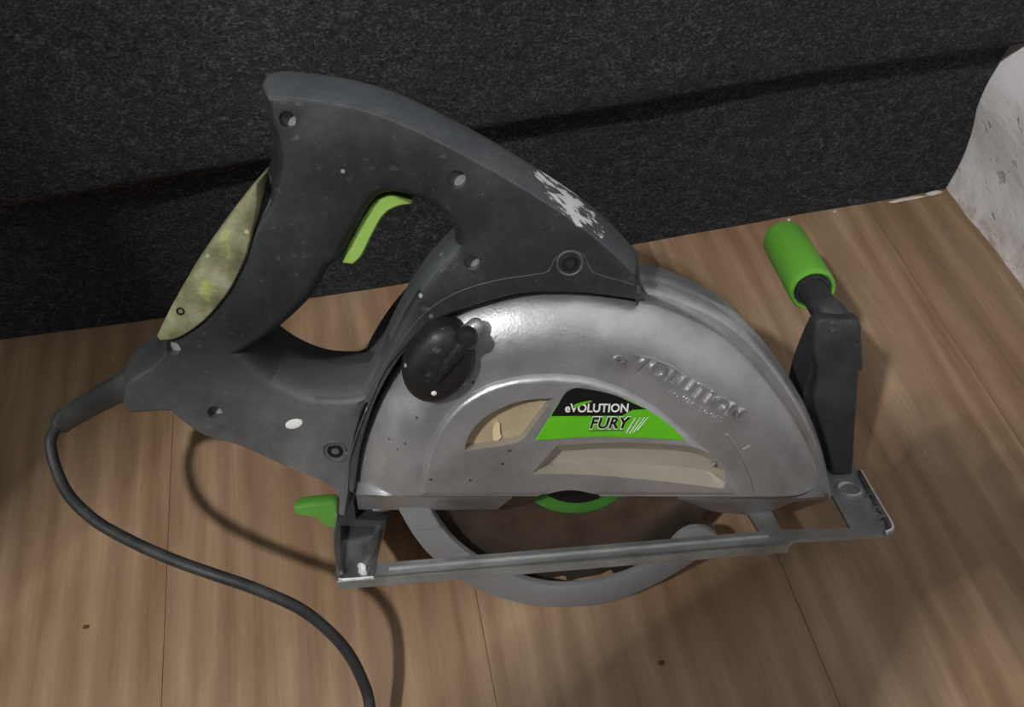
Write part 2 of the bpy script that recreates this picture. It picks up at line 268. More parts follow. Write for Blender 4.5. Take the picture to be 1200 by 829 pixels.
'handle': [[-136.1,207.2],[-133.4,210.3],[-130.7,211.2],[-127.3,211.5],[-124.2,211.4],[-120.5,211.0],[-116.4,210.4],[-113.2,209.9],[-109.7,209.3],[-106.0,208.6],[-102.1,207.7],[-98.7,206.9],[-95.1,205.9],[-91.5,204.9],[-87.7,203.7],[-84.1,202.4],[-80.5,201.0],[-77.1,199.4],[-73.6,197.8],[-69.9,196.0],[-66.0,194.0],[-62.6,192.2],[-59.0,190.2],[-55.3,188.1],[-51.5,186.0],[-47.7,183.8],[-43.9,181.5],[-40.7,179.6],[-37.5,177.6],[-34.2,175.6],[-31.0,173.5],[-27.7,171.4],[-24.4,169.2],[-21.1,167.0],[-17.6,164.7],[-14.1,162.2],[-10.6,159.7],[-7.0,157.2],[-3.6,154.7],[-0.3,152.2],[2.8,149.8],[6.1,147.1],[9.3,144.3],[12.3,141.6],[15.1,139.0],[17.7,136.4],[20.2,133.9],[23.3,130.4],[26.0,127.2],[28.5,124.0],[31.0,120.8],[31.5,116.5],[32.0,112.1],[32.6,107.7],[33.1,103.4],[33.6,99.0],[30.0,99.7],[26.6,100.3],[23.2,101.0],[19.6,101.7],[15.8,102.3],[11.6,102.9],[8.1,103.3],[4.2,103.9],[0.0,104.4],[-4.2,104.9],[-8.5,105.3],[-12.6,105.6],[-16.6,105.8],[-20.3,105.9],[-24.7,105.7],[-28.8,105.3],[-32.6,104.6],[-36.3,103.9],[-40.0,103.0],[-43.7,102.0],[-47.5,101.0],[-51.4,99.8],[-55.2,98.5],[-58.8,97.1],[-62.3,95.5],[-65.4,93.9],[-68.7,91.7],[-71.5,89.3],[-74.1,86.8],[-76.6,84.1],[-79.3,81.3],[-82.0,78.3],[-84.8,75.2],[-87.6,71.9],[-90.3,68.5],[-92.9,64.9],[-95.0,61.9],[-97.1,58.7],[-99.1,55.5],[-101.0,52.2],[-102.9,48.7],[-104.7,45.2],[-106.5,41.5],[-108.2,37.5],[-109.8,33.5],[-111.4,29.5],[-112.8,25.5],[-114.1,21.8],[-115.5,17.4],[-116.7,13.2],[-117.8,9.1],[-118.8,5.2],[-119.7,1.4],[-120.8,-2.9],[-121.7,-6.8],[-122.6,-10.6],[-123.5,-14.5],[-126.9,-13.1],[-130.3,-11.7],[-129.4,-7.8],[-128.6,-3.8],[-128.4,-0.3],[-129.6,3.9],[-132.1,7.3],[-134.3,9.5],[-137.1,11.4],[-140.5,13.5],[-143.7,15.2],[-147.3,17.0],[-151.3,18.9],[-155.4,21.0],[-159.0,22.9],[-162.7,25.0],[-166.6,27.1],[-170.5,29.1],[-174.2,30.9],[-178.7,32.5],[-183.1,33.7],[-187.3,35.0],[-191.0,36.7],[-194.3,39.0],[-197.1,41.8],[-199.5,44.5],[-201.4,46.7],[-204.8,51.6],[-209.2,51.9],[-214.5,51.6],[-219.5,51.5],[-224.0,52.2],[-227.3,54.8],[-229.4,58.6],[-229.7,63.3],[-228.7,68.6],[-227.4,72.2],[-225.7,75.8],[-223.6,79.0],[-221.0,81.5],[-218.2,83.5],[-215.3,85.3],[-211.3,87.6],[-207.4,90.6],[-205.4,92.9],[-203.3,95.8],[-201.1,99.0],[-198.7,102.5],[-196.0,106.2],[-193.9,108.7],[-191.7,111.5],[-189.3,114.5],[-186.8,117.6],[-184.2,120.7],[-181.6,123.7],[-179.1,126.7],[-176.8,129.5],[-174.1,132.6],[-171.5,135.7],[-168.9,138.6],[-166.4,141.5],[-163.8,144.3],[-161.3,147.1],[-158.9,149.7],[-156.0,152.6],[-153.0,155.4],[-150.1,158.1],[-147.4,160.6],[-144.9,163.2],[-142.7,165.9],[-140.1,170.1],[-138.0,174.3],[-136.4,178.4],[-135.4,182.2],[-135.2,186.9],[-136.0,191.2],[-136.6,195.3],[-136.6,199.7],[-136.5,204.0]],
'hole': [[-160.7,86.6],[-157.1,88.8],[-153.5,90.9],[-149.8,93.4],[-146.7,95.5],[-143.4,97.7],[-140.2,100.1],[-137.0,102.6],[-133.9,105.2],[-130.8,107.9],[-127.8,110.7],[-124.9,113.8],[-122.2,117.4],[-119.6,121.3],[-117.2,125.0],[-115.1,127.8],[-110.1,130.4],[-108.3,133.2],[-106.4,136.0],[-104.3,139.2],[-102.4,142.2],[-100.2,145.5],[-98.0,148.8],[-96.0,151.6],[-92.9,156.0],[-89.9,159.2],[-86.6,160.6],[-82.9,160.8],[-79.4,160.2],[-75.5,159.0],[-71.9,157.6],[-67.5,155.3],[-63.9,152.5],[-60.7,149.0],[-58.3,145.1],[-56.8,141.3],[-57.2,137.4],[-59.2,134.9],[-62.1,132.1],[-65.4,129.2],[-68.6,125.9],[-71.0,123.0],[-73.5,120.0],[-76.0,116.8],[-78.4,113.5],[-80.7,110.2],[-82.7,107.0],[-84.7,103.7],[-86.6,100.4],[-88.5,97.1],[-90.3,93.8],[-92.1,90.5],[-93.8,87.1],[-95.6,83.7],[-97.3,80.4],[-99.0,77.2],[-101.2,73.3],[-103.4,69.6],[-105.6,66.0],[-107.8,62.3],[-111.1,61.9],[-114.3,61.5],[-118.0,61.4],[-121.8,61.7],[-126.0,62.0],[-130.4,62.7],[-134.6,63.9],[-138.4,65.5],[-142.1,67.7],[-145.7,70.1],[-149.1,72.9],[-151.6,75.3],[-153.9,78.0],[-156.2,80.9],[-158.4,83.8]],
'trigger': [[-110.1,128.5],[-109.1,130.5],[-108.2,132.4],[-107.2,134.4],[-106.0,136.7],[-104.8,138.6],[-103.5,140.7],[-102.0,143.0],[-100.5,145.3],[-99.1,147.5],[-97.9,149.3],[-96.0,152.0],[-94.2,154.3],[-92.5,156.2],[-90.3,158.0],[-88.0,159.1],[-85.5,159.4],[-82.7,158.9],[-80.4,157.8],[-77.9,156.4],[-75.4,155.0],[-78.1,154.5],[-80.8,154.1],[-83.2,153.4],[-85.9,152.0],[-88.2,150.0],[-89.5,148.5],[-90.8,146.6],[-92.2,144.5],[-93.6,142.2],[-94.9,140.1],[-96.3,137.6],[-97.8,135.1],[-99.1,132.8],[-100.4,131.0],[-102.5,129.0],[-104.7,127.4],[-107.4,128.0]],
'pad': [[-139.2,169.8],[-142.0,168.4],[-144.3,166.2],[-147.4,163.1],[-150.8,159.6],[-154.2,156.0],[-157.0,153.0],[-159.9,149.8],[-162.8,146.6],[-165.8,143.3],[-168.6,140.1],[-171.2,137.0],[-173.8,134.1],[-176.4,131.1],[-178.8,128.1],[-181.2,125.1],[-183.6,121.9],[-186.0,118.6],[-188.4,115.4],[-190.5,112.3],[-192.4,109.5],[-194.9,105.8],[-197.0,102.5],[-199.1,99.3],[-197.3,96.5],[-192.1,96.7],[-189.3,97.7],[-186.0,99.1],[-182.4,101.1],[-179.6,102.8],[-176.7,104.9],[-173.7,107.1],[-170.8,109.7],[-167.9,112.4],[-165.0,115.4],[-162.1,118.6],[-159.4,121.9],[-157.0,125.3],[-154.6,128.8],[-152.4,132.4],[-150.3,136.0],[-148.5,139.7],[-146.8,143.6],[-145.3,147.4],[-143.9,150.9],[-142.4,155.1],[-141.1,158.9],[-140.1,162.3],[-139.5,166.2]],
'flange': [[-122.7,6.3],[-121.9,9.8],[-121.1,13.2],[-120.3,16.8],[-119.1,20.7],[-117.9,24.4],[-116.4,28.5],[-114.8,32.7],[-113.2,36.9],[-111.5,41.0],[-109.8,45.0],[-108.1,48.8],[-106.3,52.6],[-104.5,56.5],[-102.5,60.4],[-100.8,63.8],[-99.1,67.2],[-97.3,70.7],[-95.4,74.2],[-93.4,77.7],[-91.2,81.2],[-88.9,84.7],[-86.3,88.3],[-83.7,92.0],[-81.0,95.5],[-78.3,98.7],[-75.5,101.6],[-72.3,104.6],[-69.0,107.1],[-65.6,109.3],[-62.2,111.2],[-58.7,113.0],[-55.1,114.5],[-51.5,115.7],[-47.8,116.8],[-44.0,117.7],[-40.2,118.5],[-36.1,119.1],[-31.7,119.7],[-27.3,120.1],[-23.4,120.5],[-20.3,120.9],[-17.0,121.2],[-14.4,122.3],[-12.8,125.0],[-11.6,128.0],[-7.6,131.1],[-2.9,131.7],[1.8,129.4],[3.2,126.7],[4.2,123.9],[6.2,120.4],[9.6,119.0],[14.0,117.4],[18.3,116.0],[22.1,114.6],[25.7,113.3],[29.3,112.0],[29.5,108.1],[25.4,108.9],[21.5,109.8],[17.5,110.6],[13.2,111.4],[8.4,112.2],[5.0,112.6],[1.3,113.1],[-2.6,113.6],[-6.6,114.0],[-10.6,114.4],[-14.5,114.7],[-18.2,114.9],[-21.6,115.0],[-25.8,114.8],[-29.6,114.4],[-33.2,113.8],[-36.7,113.1],[-40.2,112.3],[-43.7,111.3],[-48.0,110.1],[-52.3,108.8],[-56.6,107.2],[-60.5,105.5],[-64.1,103.7],[-67.9,101.1],[-71.1,98.2],[-74.1,95.2],[-77.1,91.9],[-79.8,89.1],[-82.4,86.1],[-85.0,83.0],[-87.6,79.8],[-90.0,76.4],[-92.4,73.0],[-94.7,69.4],[-96.9,65.7],[-99.1,61.9],[-101.1,57.9],[-102.7,54.4],[-104.3,50.7],[-105.9,46.9],[-107.3,43.1],[-108.7,39.4],[-109.9,35.8],[-111.3,31.8],[-112.4,27.8],[-113.4,23.9],[-114.3,20.2],[-115.2,16.7],[-116.2,12.7],[-117.1,8.9],[-117.9,5.3],[-118.8,1.7],[-120.7,4.0]],
'seam': [[-122.4,7.1],[-121.7,10.5],[-120.9,13.9],[-120.1,17.5],[-118.9,21.4],[-117.7,25.1],[-116.2,29.1],[-114.6,33.3],[-113.0,37.6],[-111.3,41.7],[-109.6,45.6],[-107.9,49.4],[-106.1,53.2],[-104.3,57.0],[-102.3,61.0],[-100.6,64.4],[-98.9,67.8],[-97.1,71.3],[-95.2,74.7],[-93.2,78.2],[-91.1,81.7],[-88.7,85.2],[-86.2,88.8],[-83.6,92.5],[-80.9,96.0],[-78.2,99.2],[-75.4,102.1],[-72.2,105.0],[-68.9,107.5],[-65.6,109.7],[-62.2,111.6],[-58.7,113.4],[-55.1,114.9],[-51.5,116.1],[-47.8,117.2],[-44.0,118.1],[-40.2,118.9],[-36.1,119.6],[-31.7,120.1],[-27.4,120.5],[-23.5,120.9],[-20.4,121.3],[-17.1,121.6],[-14.5,122.6],[-12.9,125.4],[-11.7,128.3],[-7.7,131.5],[-3.0,132.1],[1.7,129.8],[3.0,127.1],[4.1,124.2],[6.1,120.8],[9.4,119.4],[13.8,117.8],[18.1,116.4],[21.9,115.0],[25.5,113.7],[29.1,112.4]],
'hole_a': [[-122.9,195.3]],
'hole_b': [[-54.1,167.1]],
'hole_c': [[-49.5,128.2]],
'hole_d': [[-192.8,92.2]],
'hole_e': [[-180.2,56.2]],
'screw_a': [[-4.6,125.9]],
'screw_b': [[-124.5,30.0]],
'paint': [[-142.6,47.5]],
'lock': [[-77.3,94.0],[-74.8,96.8],[-72.4,99.1],[-70.0,100.7],[-67.4,101.5],[-64.7,101.6],[-62.1,101.1],[-59.4,99.9],[-56.7,98.1],[-54.5,95.9],[-52.7,93.3],[-51.4,90.2],[-50.6,87.2],[-50.2,84.2],[-50.4,81.1],[-51.0,78.1],[-52.2,75.0],[-53.9,71.9],[-56.0,69.1],[-57.9,67.2],[-60.1,65.6],[-62.4,64.1],[-64.6,62.9],[-67.7,61.8],[-70.9,61.1],[-73.9,61.1],[-76.6,61.8],[-79.2,63.1],[-81.4,64.9],[-83.1,67.1],[-84.3,69.7],[-85.2,72.6],[-85.6,75.1],[-85.8,77.7],[-85.7,80.5],[-85.0,83.2],[-83.6,86.0],[-81.6,88.9],[-79.3,91.6]],
'lock_ridge': [[-53.6,97.5],[-55.2,95.5],[-56.9,93.5],[-58.7,91.2],[-60.4,88.8],[-62.4,86.1],[-64.3,83.2],[-66.1,80.4],[-67.5,77.8],[-68.8,75.3],[-70.0,72.7],[-71.2,70.2]],
'smear': [[-5.0,152.4],[-13.7,160.0],[6.2,141.2]],
'pad_hole': [[-184.3,112.0]],
'notch': [[-23.0,-2.2],[-5.5,3.8],[12.1,-4.5]],
'scuff': [[-105.1,26.0]],
'pin': [[-116.4,-36.4],[-107.0,-36.7]],
'strip': [[-111.0,-43.3,26],[-112.5,-42.8,6],[-115.4,-43.0,-8],[-118.7,-42.6,-20]],
'flange_edge': [[-139.0,-43.5,41],[-139.8,-46.4,30],[-137.8,-45.6,10],[-133.8,-44.2,-10],[-129.4,-41.5,-25]],
'chip': [[-43.8,33.8],[-43.9,35.6],[-44.0,37.3],[-44.0,39.0],[-43.5,41.0],[-43.0,43.0],[-42.1,44.2],[-41.2,45.4],[-40.0,43.3],[-40.1,41.6],[-40.1,39.9],[-40.2,38.2],[-39.4,35.6],[-40.6,34.4],[-41.7,33.2]],
'cover_base': [[-116.2,5.5],[132.3,-12.1]],
'mark_a': [[84.9,21.3],[88.2,23.7]],
'mark_b': [[91.9,-8.2],[96.3,-6.2]],
'mark_c': [[68.3,12.0],[70.3,14.6]],
'lock_fin': [[-56.4,90.6],[-47.0,102.0]],
'lower_guard': [[-99.4,-13.0],[-98.8,-17.3],[-97.9,-21.9],[-97.0,-24.9],[-96.0,-28.3],[-94.8,-31.8],[-93.4,-35.4],[-91.8,-39.3],[-89.9,-43.3],[-87.9,-47.2],[-86.0,-50.8],[-83.5,-54.6],[-80.9,-58.0],[-78.0,-61.5],[-75.5,-64.5],[-72.8,-67.7],[-70.0,-70.9],[-66.9,-74.0],[-64.2,-76.4],[-61.3,-78.9],[-58.4,-81.3],[-55.4,-83.6],[-52.4,-85.7],[-48.7,-87.9],[-45.0,-89.9],[-41.2,-91.6],[-37.4,-93.2],[-33.6,-94.7],[-29.8,-96.0],[-25.9,-97.2],[-22.2,-98.2],[-18.6,-98.9],[-15.0,-99.5],[-11.5,-100.0],[-7.8,-100.3],[-3.7,-100.6],[0.5,-100.7],[4.7,-100.7],[8.8,-100.5],[12.6,-100.2],[16.2,-99.7],[19.8,-99.1],[23.2,-98.2],[27.4,-96.9],[31.4,-95.2],[35.9,-93.0],[39.1,-91.5],[42.5,-89.7],[46.0,-87.7],[49.5,-85.7],[52.9,-83.6],[56.3,-81.3],[59.7,-78.8],[63.0,-76.3],[66.2,-73.8],[69.0,-71.5],[72.1,-68.9],[74.9,-66.4],[77.3,-64.1],[79.4,-62.0],[82.5,-58.8],[84.4,-56.0],[82.5,-50.8],[79.2,-48.0],[75.1,-45.9],[71.1,-45.3],[67.2,-45.7],[64.0,-46.9],[61.0,-49.3],[59.1,-51.6],[57.2,-54.5],[55.0,-57.7],[53.1,-60.3],[50.9,-63.2],[48.5,-66.1],[46.1,-68.6],[42.8,-71.3],[39.4,-73.5],[35.3,-75.6],[31.5,-77.2],[27.3,-78.8],[22.9,-80.2],[18.7,-81.3],[14.7,-82.1],[10.8,-82.6],[7.0,-83.0],[3.5,-83.2],[-0.6,-83.4],[-4.3,-83.3],[-8.2,-83.0],[-12.5,-82.4],[-16.9,-81.5],[-21.9,-80.0],[-25.2,-78.6],[-28.8,-76.9],[-32.5,-74.9],[-36.2,-72.9],[-39.7,-70.8],[-43.1,-68.7],[-46.5,-66.6],[-49.8,-64.4],[-53.0,-62.0],[-56.1,-59.3],[-58.7,-56.7],[-61.3,-54.0],[-63.9,-51.2],[-66.3,-48.2],[-68.6,-45.1],[-70.8,-41.9],[-72.7,-38.5],[-74.6,-34.8],[-76.3,-31.0],[-77.8,-27.3],[-79.2,-24.0],[-80.3,-21.3],[-81.8,-17.6],[-83.1,-14.1],[-87.1,-13.8],[-91.2,-13.6],[-95.3,-13.3]],
'guard_fold': [[-99.2,-12.3],[-97.7,-21.2],[-92.3,-34.7],[-75.1,-34.7],[-79.5,-23.6],[-82.9,-13.4]],
'bracket_front': [[134.7,67.4],[137.6,70.3],[140.7,70.1],[144.7,69.3],[148.7,68.7],[152.2,68.6],[155.6,68.7],[159.1,68.7],[161.4,63.4],[161.8,60.6],[162.2,57.0],[162.6,52.9],[163.1,48.4],[163.5,43.7],[164.0,38.8],[164.4,35.5],[164.8,32.1],[165.1,28.5],[165.5,24.8],[165.9,21.1],[166.3,17.2],[166.8,13.2],[167.2,9.0],[167.7,4.8],[168.1,1.3],[168.5,-2.4],[168.9,-6.2],[169.4,-10.1],[169.8,-14.0],[170.3,-18.0],[170.8,-22.0],[171.2,-26.0],[171.7,-30.0],[172.1,-34.0],[172.6,-37.9],[168.4,-37.7],[164.1,-37.4],[159.9,-37.1],[159.0,-33.3],[158.2,-29.6],[157.3,-25.7],[156.0,-21.3],[154.8,-18.0],[153.5,-14.4],[152.0,-10.7],[150.5,-6.9],[149.1,-3.3],[147.7,0.2],[146.1,4.0],[144.5,7.6],[142.9,11.1],[141.6,14.5],[140.7,17.9],[140.3,22.1],[140.6,26.2],[141.0,30.3],[140.8,34.7],[140.0,38.4],[138.9,42.4],[137.7,46.4],[136.5,50.3],[135.7,53.8],[135.1,58.7],[134.9,63.1]],
'bracket_back': [[145.3,57.7],[144.2,54.6],[143.1,51.5],[142.1,48.0],[141.3,44.6],[140.3,40.6],[139.4,36.4],[138.6,32.2],[138.0,28.3],[137.6,24.2],[137.3,20.5],[137.4,16.7],[138.0,12.5],[138.9,8.7],[140.2,4.8],[141.8,0.6],[143.5,-3.6],[145.4,-8.0],[147.0,-11.7],[148.9,-15.5],[150.8,-19.4],[152.8,-23.3],[154.7,-27.1],[156.5,-30.7],[158.6,-35.0],[160.6,-39.4],[162.5,-43.5],[164.2,-47.0],[165.8,-49.6],[168.5,-51.0],[171.6,-51.3],[170.8,-47.2],[169.9,-43.2],[169.0,-39.2],[168.1,-35.1],[167.3,-31.1],[166.4,-27.0],[165.5,-22.8],[164.6,-18.5],[163.7,-14.5],[162.9,-10.6],[162.0,-6.5],[161.1,-2.4],[160.2,1.7],[159.4,5.9],[158.5,10.1],[157.8,14.3],[157.0,18.5],[156.5,22.3],[155.9,26.2],[155.4,30.0],[155.0,33.9],[154.6,37.8],[154.1,41.7],[153.7,45.6],[153.3,49.5],[152.9,53.4],[152.4,57.3],[148.9,57.5]],
'wing': [[-165.6,-40.4],[-164.6,-38.9],[-162.7,-38.1],[-161.3,-37.8],[-159.5,-37.5],[-157.5,-37.3],[-155.4,-37.1],[-153.3,-36.9],[-151.2,-36.9],[-149.1,-36.8],[-146.7,-36.6],[-144.4,-36.5],[-142.2,-36.7],[-140.4,-37.2],[-139.2,-38.4],[-138.7,-39.8],[-138.6,-41.9],[-138.7,-44.3],[-139.0,-46.8],[-139.5,-49.4],[-140.1,-51.7],[-140.7,-53.7],[-141.3,-55.0],[-142.8,-56.2],[-144.7,-56.2],[-146.7,-55.5],[-148.5,-54.5],[-149.9,-53.2],[-151.0,-51.2],[-152.2,-49.2],[-153.8,-47.7],[-155.6,-46.9],[-157.8,-46.4],[-160.1,-46.0],[-162.2,-45.6],[-163.7,-45.0],[-165.3,-42.8]],
'foot_block': [[-133.9,-20.7],[-124.2,-21.4],[-124.7,-34.9],[-107.5,-37.3],[-108.0,-42.3],[-134.3,-39.2]],
}

MM = 0.001
# ------------------------------------------------------------------ builders
def link(name, me, mat, parent=None, smooth=40):
    ob = bpy.data.objects.new(name, me); COL.objects.link(ob)
    if mat is not None:
        for m_ in (mat if isinstance(mat, (list, tuple)) else [mat]): me.materials.append(m_)
    if parent is not None: ob.parent = parent
    if smooth:
        for p in me.polygons: p.use_smooth = True
        me.set_sharp_from_angle(angle=math.radians(smooth))
    return ob

def finish(bm, shift=(0, 0, 0)):
    bmesh.ops.recalc_face_normals(bm, faces=bm.faces)
    if any(shift): bmesh.ops.translate(bm, verts=bm.verts, vec=shift)
    me = bpy.data.meshes.new('mesh'); bm.to_mesh(me); bm.free()
    return me

BASE_SHIFT = Vector((0, 0, 0.1))          # the saw's empty sits at the lowest point of its guard

def saw_obj(name, bm, mat, parent, smooth=40):
    return link(name, finish(bm, BASE_SHIFT), mat, parent, smooth)

def tag(o, label=None, cat=None, group=None, kind=None):
    if label: o['label'] = label
    if cat: o['category'] = cat
    if group: o['group'] = group
    if kind: o['kind'] = kind
    return o

def area2(L):
    return 0.5*sum(L[i][0]*L[(i+1) % len(L)][1]-L[(i+1) % len(L)][0]*L[i][1] for i in range(len(L)))

def inset(L, d, mult=None):
    """shift a closed outline inwards by d (mm); outline is counter-clockwise"""
    n = len(L); out = []
    for i in range(n):
        a, b, c = Vector(L[i-1]), Vector(L[i]), Vector(L[(i+1) % n])
        e1 = (b-a).normalized() if (b-a).length > 1e-6 else Vector((0, 0)); e2 = (c-b).normalized() if (c-b).length > 1e-6 else e1
        n1 = Vector((-e1.y, e1.x)); n2 = Vector((-e2.y, e2.x)); m = n1+n2
        if m.length < 0.2: m = n1
        m.normalize(); k = max(0.55, m.dot(n1))
        out.append(b+m*(d*(mult[i] if mult else 1.0)/k))
    return out

def ring(bm, L, y):
    return [bm.verts.new((p[0]*MM, y*MM, p[1]*MM)) for p in L]

def bridge(bm, A, B, closed=True):
    n = len(A)
    for i in range(n if closed else n-1):
        j = (i+1) % n
        try: bm.faces.new((A[i], A[j], B[j], B[i]))
        except ValueError: pass

def cap(bm, loops):
    es = []
    for R in loops:
        for i in range(len(R)):
            e = bm.edges.get((R[i], R[(i+1) % len(R)])) or bm.edges.new((R[i], R[(i+1) % len(R)]))
            es.append(e)
    bmesh.ops.triangle_fill(bm, use_beauty=True, use_dissolve=False, edges=es)

def plate(outline, prof, hole=None, hole_prof=None, mult=None, bm=None):
    """solid from an outline: prof = [(inset, y), ...] in mm, front to back; optional hole"""
    bm = bm or bmesh.new()
    L = [tuple(p) for p in outline]
    if area2(L) < 0: L.reverse(); mult = mult[::-1] if mult else None
    R = [ring(bm, inset(L, d, mult if y < 9 else None), y) for d, y in prof]
    for a, b in zip(R, R[1:]): bridge(bm, a, b)
    fr, bk = [R[0]], [R[-1]]
    if hole:
        Hh = [tuple(p) for p in hole]
        if area2(Hh) < 0: Hh.reverse()
        S = [ring(bm, inset(Hh, -d), y) for d, y in (hole_prof or prof)]
        for a, b in zip(S, S[1:]): bridge(bm, a, b)
        fr.append(S[0]); bk.append(S[-1])
    cap(bm, fr); cap(bm, bk)
    return bm

def box(bm, c, s, rot=None):
    m = Matrix.Translation(c) @ (rot.to_4x4() if rot else Matrix.Identity(4)) @ Matrix.Diagonal((*s, 1))
    return bmesh.ops.create_cube(bm, size=1, matrix=m)['verts']

def frame_of(axis):
    a = Vector(axis).normalized(); u = a.orthogonal().normalized(); return a, u, a.cross(u)

def lathe(bm, origin, axis, prof, seg=32):
    """prof = [(radius, distance along axis), ...] in metres, closed with fans when the radius is 0"""
    a, u, v = frame_of(axis); o = Vector(origin); rings = []
    for r, h in prof:
        if r < 1e-7: rings.append([bm.verts.new(o+a*h)])
        else: rings.append([bm.verts.new(o+a*h+(u*math.cos(t)+v*math.sin(t))*r) for t in (2*math.pi*k/seg for k in range(seg))])
    for A, B in zip(rings, rings[1:]):
        if len(A) == 1 and len(B) == 1: continue
        for k in range(seg):
            j = (k+1) % seg
            if len(A) == 1: bm.faces.new((A[0], B[j], B[k]))
            elif len(B) == 1: bm.faces.new((A[k], A[j], B[0]))
            else: bm.faces.new((A[k], A[j], B[j], B[k]))
    return bm

def tube(bm, pts, radii, seg=12, caps=True):
    P = [Vector(p) for p in pts]; n = len(P); rad = radii if isinstance(radii, (list, tuple)) else [radii]*n
    T = [(P[min(i+1, n-1)]-P[max(i-1, 0)]).normalized() for i in range(n)]
    u = T[0].orthogonal().normalized(); rings = []
    for i in range(n):
        u = (u-T[i]*u.dot(T[i])).normalized(); v = T[i].cross(u)
        rings.append([bm.verts.new(P[i]+(u*math.cos(t)+v*math.sin(t))*rad[i]) for t in (2*math.pi*k/seg for k in range(seg))])
    for A, B in zip(rings, rings[1:]): bridge(bm, A, B)
    if caps: bm.faces.new(rings[0][::-1]); bm.faces.new(rings[-1])
    return bm

def spline(pts, k=6):
    P = [Vector(p) for p in pts]; out = []
    for i in range(len(P)-1):
        p0, p1, p2, p3 = P[max(i-1, 0)], P[i], P[i+1], P[min(i+2, len(P)-1)]
        for j in range(k):
            t = j/k
            out.append(0.5*((2*p1)+(p2-p0)*t+(2*p0-5*p1+4*p2-p3)*t*t+(3*p1-p0-3*p2+p3)*t**3))
    return out+[P[-1]]

def cut(ob, bms):
    """carve closed solids (list of (bmesh, material index)) out of ob"""
    for bm in bms:
        me = finish(bm, BASE_SHIFT)
        for m_ in ob.data.materials: me.materials.append(m_)
        for p in me.polygons: p.material_index = 1
        c = bpy.data.objects.new('cutter', me); COL.objects.link(c); c.matrix_world = Matrix.Identity(4)
        keep = ob.parent; ob.parent = None
        mod = ob.modifiers.new('cut', 'BOOLEAN'); mod.operation = 'DIFFERENCE'; mod.solver = 'EXACT'; mod.object = c
        bpy.context.view_layer.update()
        new = bpy.data.meshes.new_from_object(ob.evaluated_get(bpy.context.evaluated_depsgraph_get()))
        ob.modifiers.clear(); old = ob.data; ob.data = new
        if len(new.polygons) < 4: ob.data = old
        ob.parent = keep; bpy.data.objects.remove(c)
    for p in ob.data.polygons: p.use_smooth = True
    ob.data.set_sharp_from_angle(angle=math.radians(38))

def rod(p, y0, y1, r, seg=24):
    """straight pin across the saw, centre p (mm), from y0 to y1 (mm)"""
    bm = bmesh.new()
    return lathe(bm, (p[0]*MM, y0*MM, p[1]*MM), (0, 1, 0), [(0, 0), (r*MM, 0), (r*MM, (y1-y0)*MM), (0, (y1-y0)*MM)], seg)

def text_mesh(body, size, bold=0.0, extrude=0.00015, shear=0.0, spacing=1.0):
    cu = bpy.data.curves.new('lettering', 'FONT'); cu.body = body; cu.size = size; cu.offset = bold; cu.extrude = extrude
    cu.shear = shear; cu.space_character = spacing; cu.resolution_u = 4
    o = bpy.data.objects.new('lettering', cu); COL.objects.link(o)
    bpy.context.view_layer.update()
    me = bpy.data.meshes.new_from_object(o.evaluated_get(bpy.context.evaluated_depsgraph_get()))
    bpy.data.objects.remove(o); bpy.data.curves.remove(cu)
    return me

def lettering(name, body, A, B, height, y, mat, parent, bold=0.0, extrude=0.00015, shear=0.0, spacing=1.0):
    """flat print between A and B (mm) on the face at depth y"""
    me = text_mesh(body, height*MM*1.39, bold*MM, extrude, shear, spacing)
    xs = [v.co.x for v in me.vertices]; w = max(xs)-min(xs); x0 = min(xs)
    A, B = Vector(A), Vector(B); d = B-A; L = d.length*MM; a = math.atan2(d.y, d.x)
    for v in me.vertices:
        x = (v.co.x-x0)*L/w; z = v.co.y; q = v.co.z
        v.co = (A.x*MM+x*math.cos(a)-z*math.sin(a), y*MM-q, A.y*MM+x*math.sin(a)+z*math.cos(a)+BASE_SHIFT.z)
    return link(name, me, mat, parent, 0)

# ------------------------------------------------------------------ the room
M_WOOD = wood_material(); M_WALL = plaster_material(); M_FABRIC = fabric_material()
FLOOR_X0, FLOOR_X1, FLOOR_Y0, FLOOR_Y1 = -2.256, 0.4495, -1.5, 1.15

def build_floor():
    bm = bmesh.new(); box(bm, ((FLOOR_X0+0.60)/2, (FLOOR_Y0+FLOOR_Y1)/2, -0.02), (0.60-FLOOR_X0, FLOOR_Y1-FLOOR_Y0, 0.02))
    sub = link('floor', finish(bm), simple('brown_subfloor', srgb(124, 100, 78), 0.9), None, 0); tag(sub, kind='structure')
    rnd = random.Random(4); x = 0.374; cols = []
    cols.append((0.374, 0.60))
    while x > FLOOR_X0+0.01: cols.append((x-0.188, x)); x -= 0.188
    for ci, (a, b) in enumerate(cols):
        cuts = [FLOOR_Y0, FLOOR_Y1] if ci < 4 else [FLOOR_Y0, rnd.uniform(-1.0, 0.6), FLOOR_Y1]
        for y0, y1 in zip(cuts, cuts[1:]):
            g = 0.00004; e = 0.00016
            bm = bmesh.new()
            lo = [(a+g, y0+g), (b-g, y0+g), (b-g, y1-g), (a+g, y1-g)]
            hi = [(a+g+e, y0+g+e), (b-g-e, y0+g+e), (b-g-e, y1-g-e), (a+g+e, y1-g-e)]
            cx, cy = (a+b)/2, (y0+y1)/2
            R = [[bm.verts.new((p[0]-cx, p[1]-cy, z)) for p in L] for L, z in ((lo, -0.010), (lo, -0.0006), (hi, 0.0))]
            bridge(bm, R[0], R[1]); bridge(bm, R[1], R[2]); bm.faces.new(R[2]); bm.faces.new(R[0][::-1])
            o = link('floor_plank', finish(bm), M_WOOD, sub, 0); o.location = (cx, cy, 0)
    return sub
build_floor()

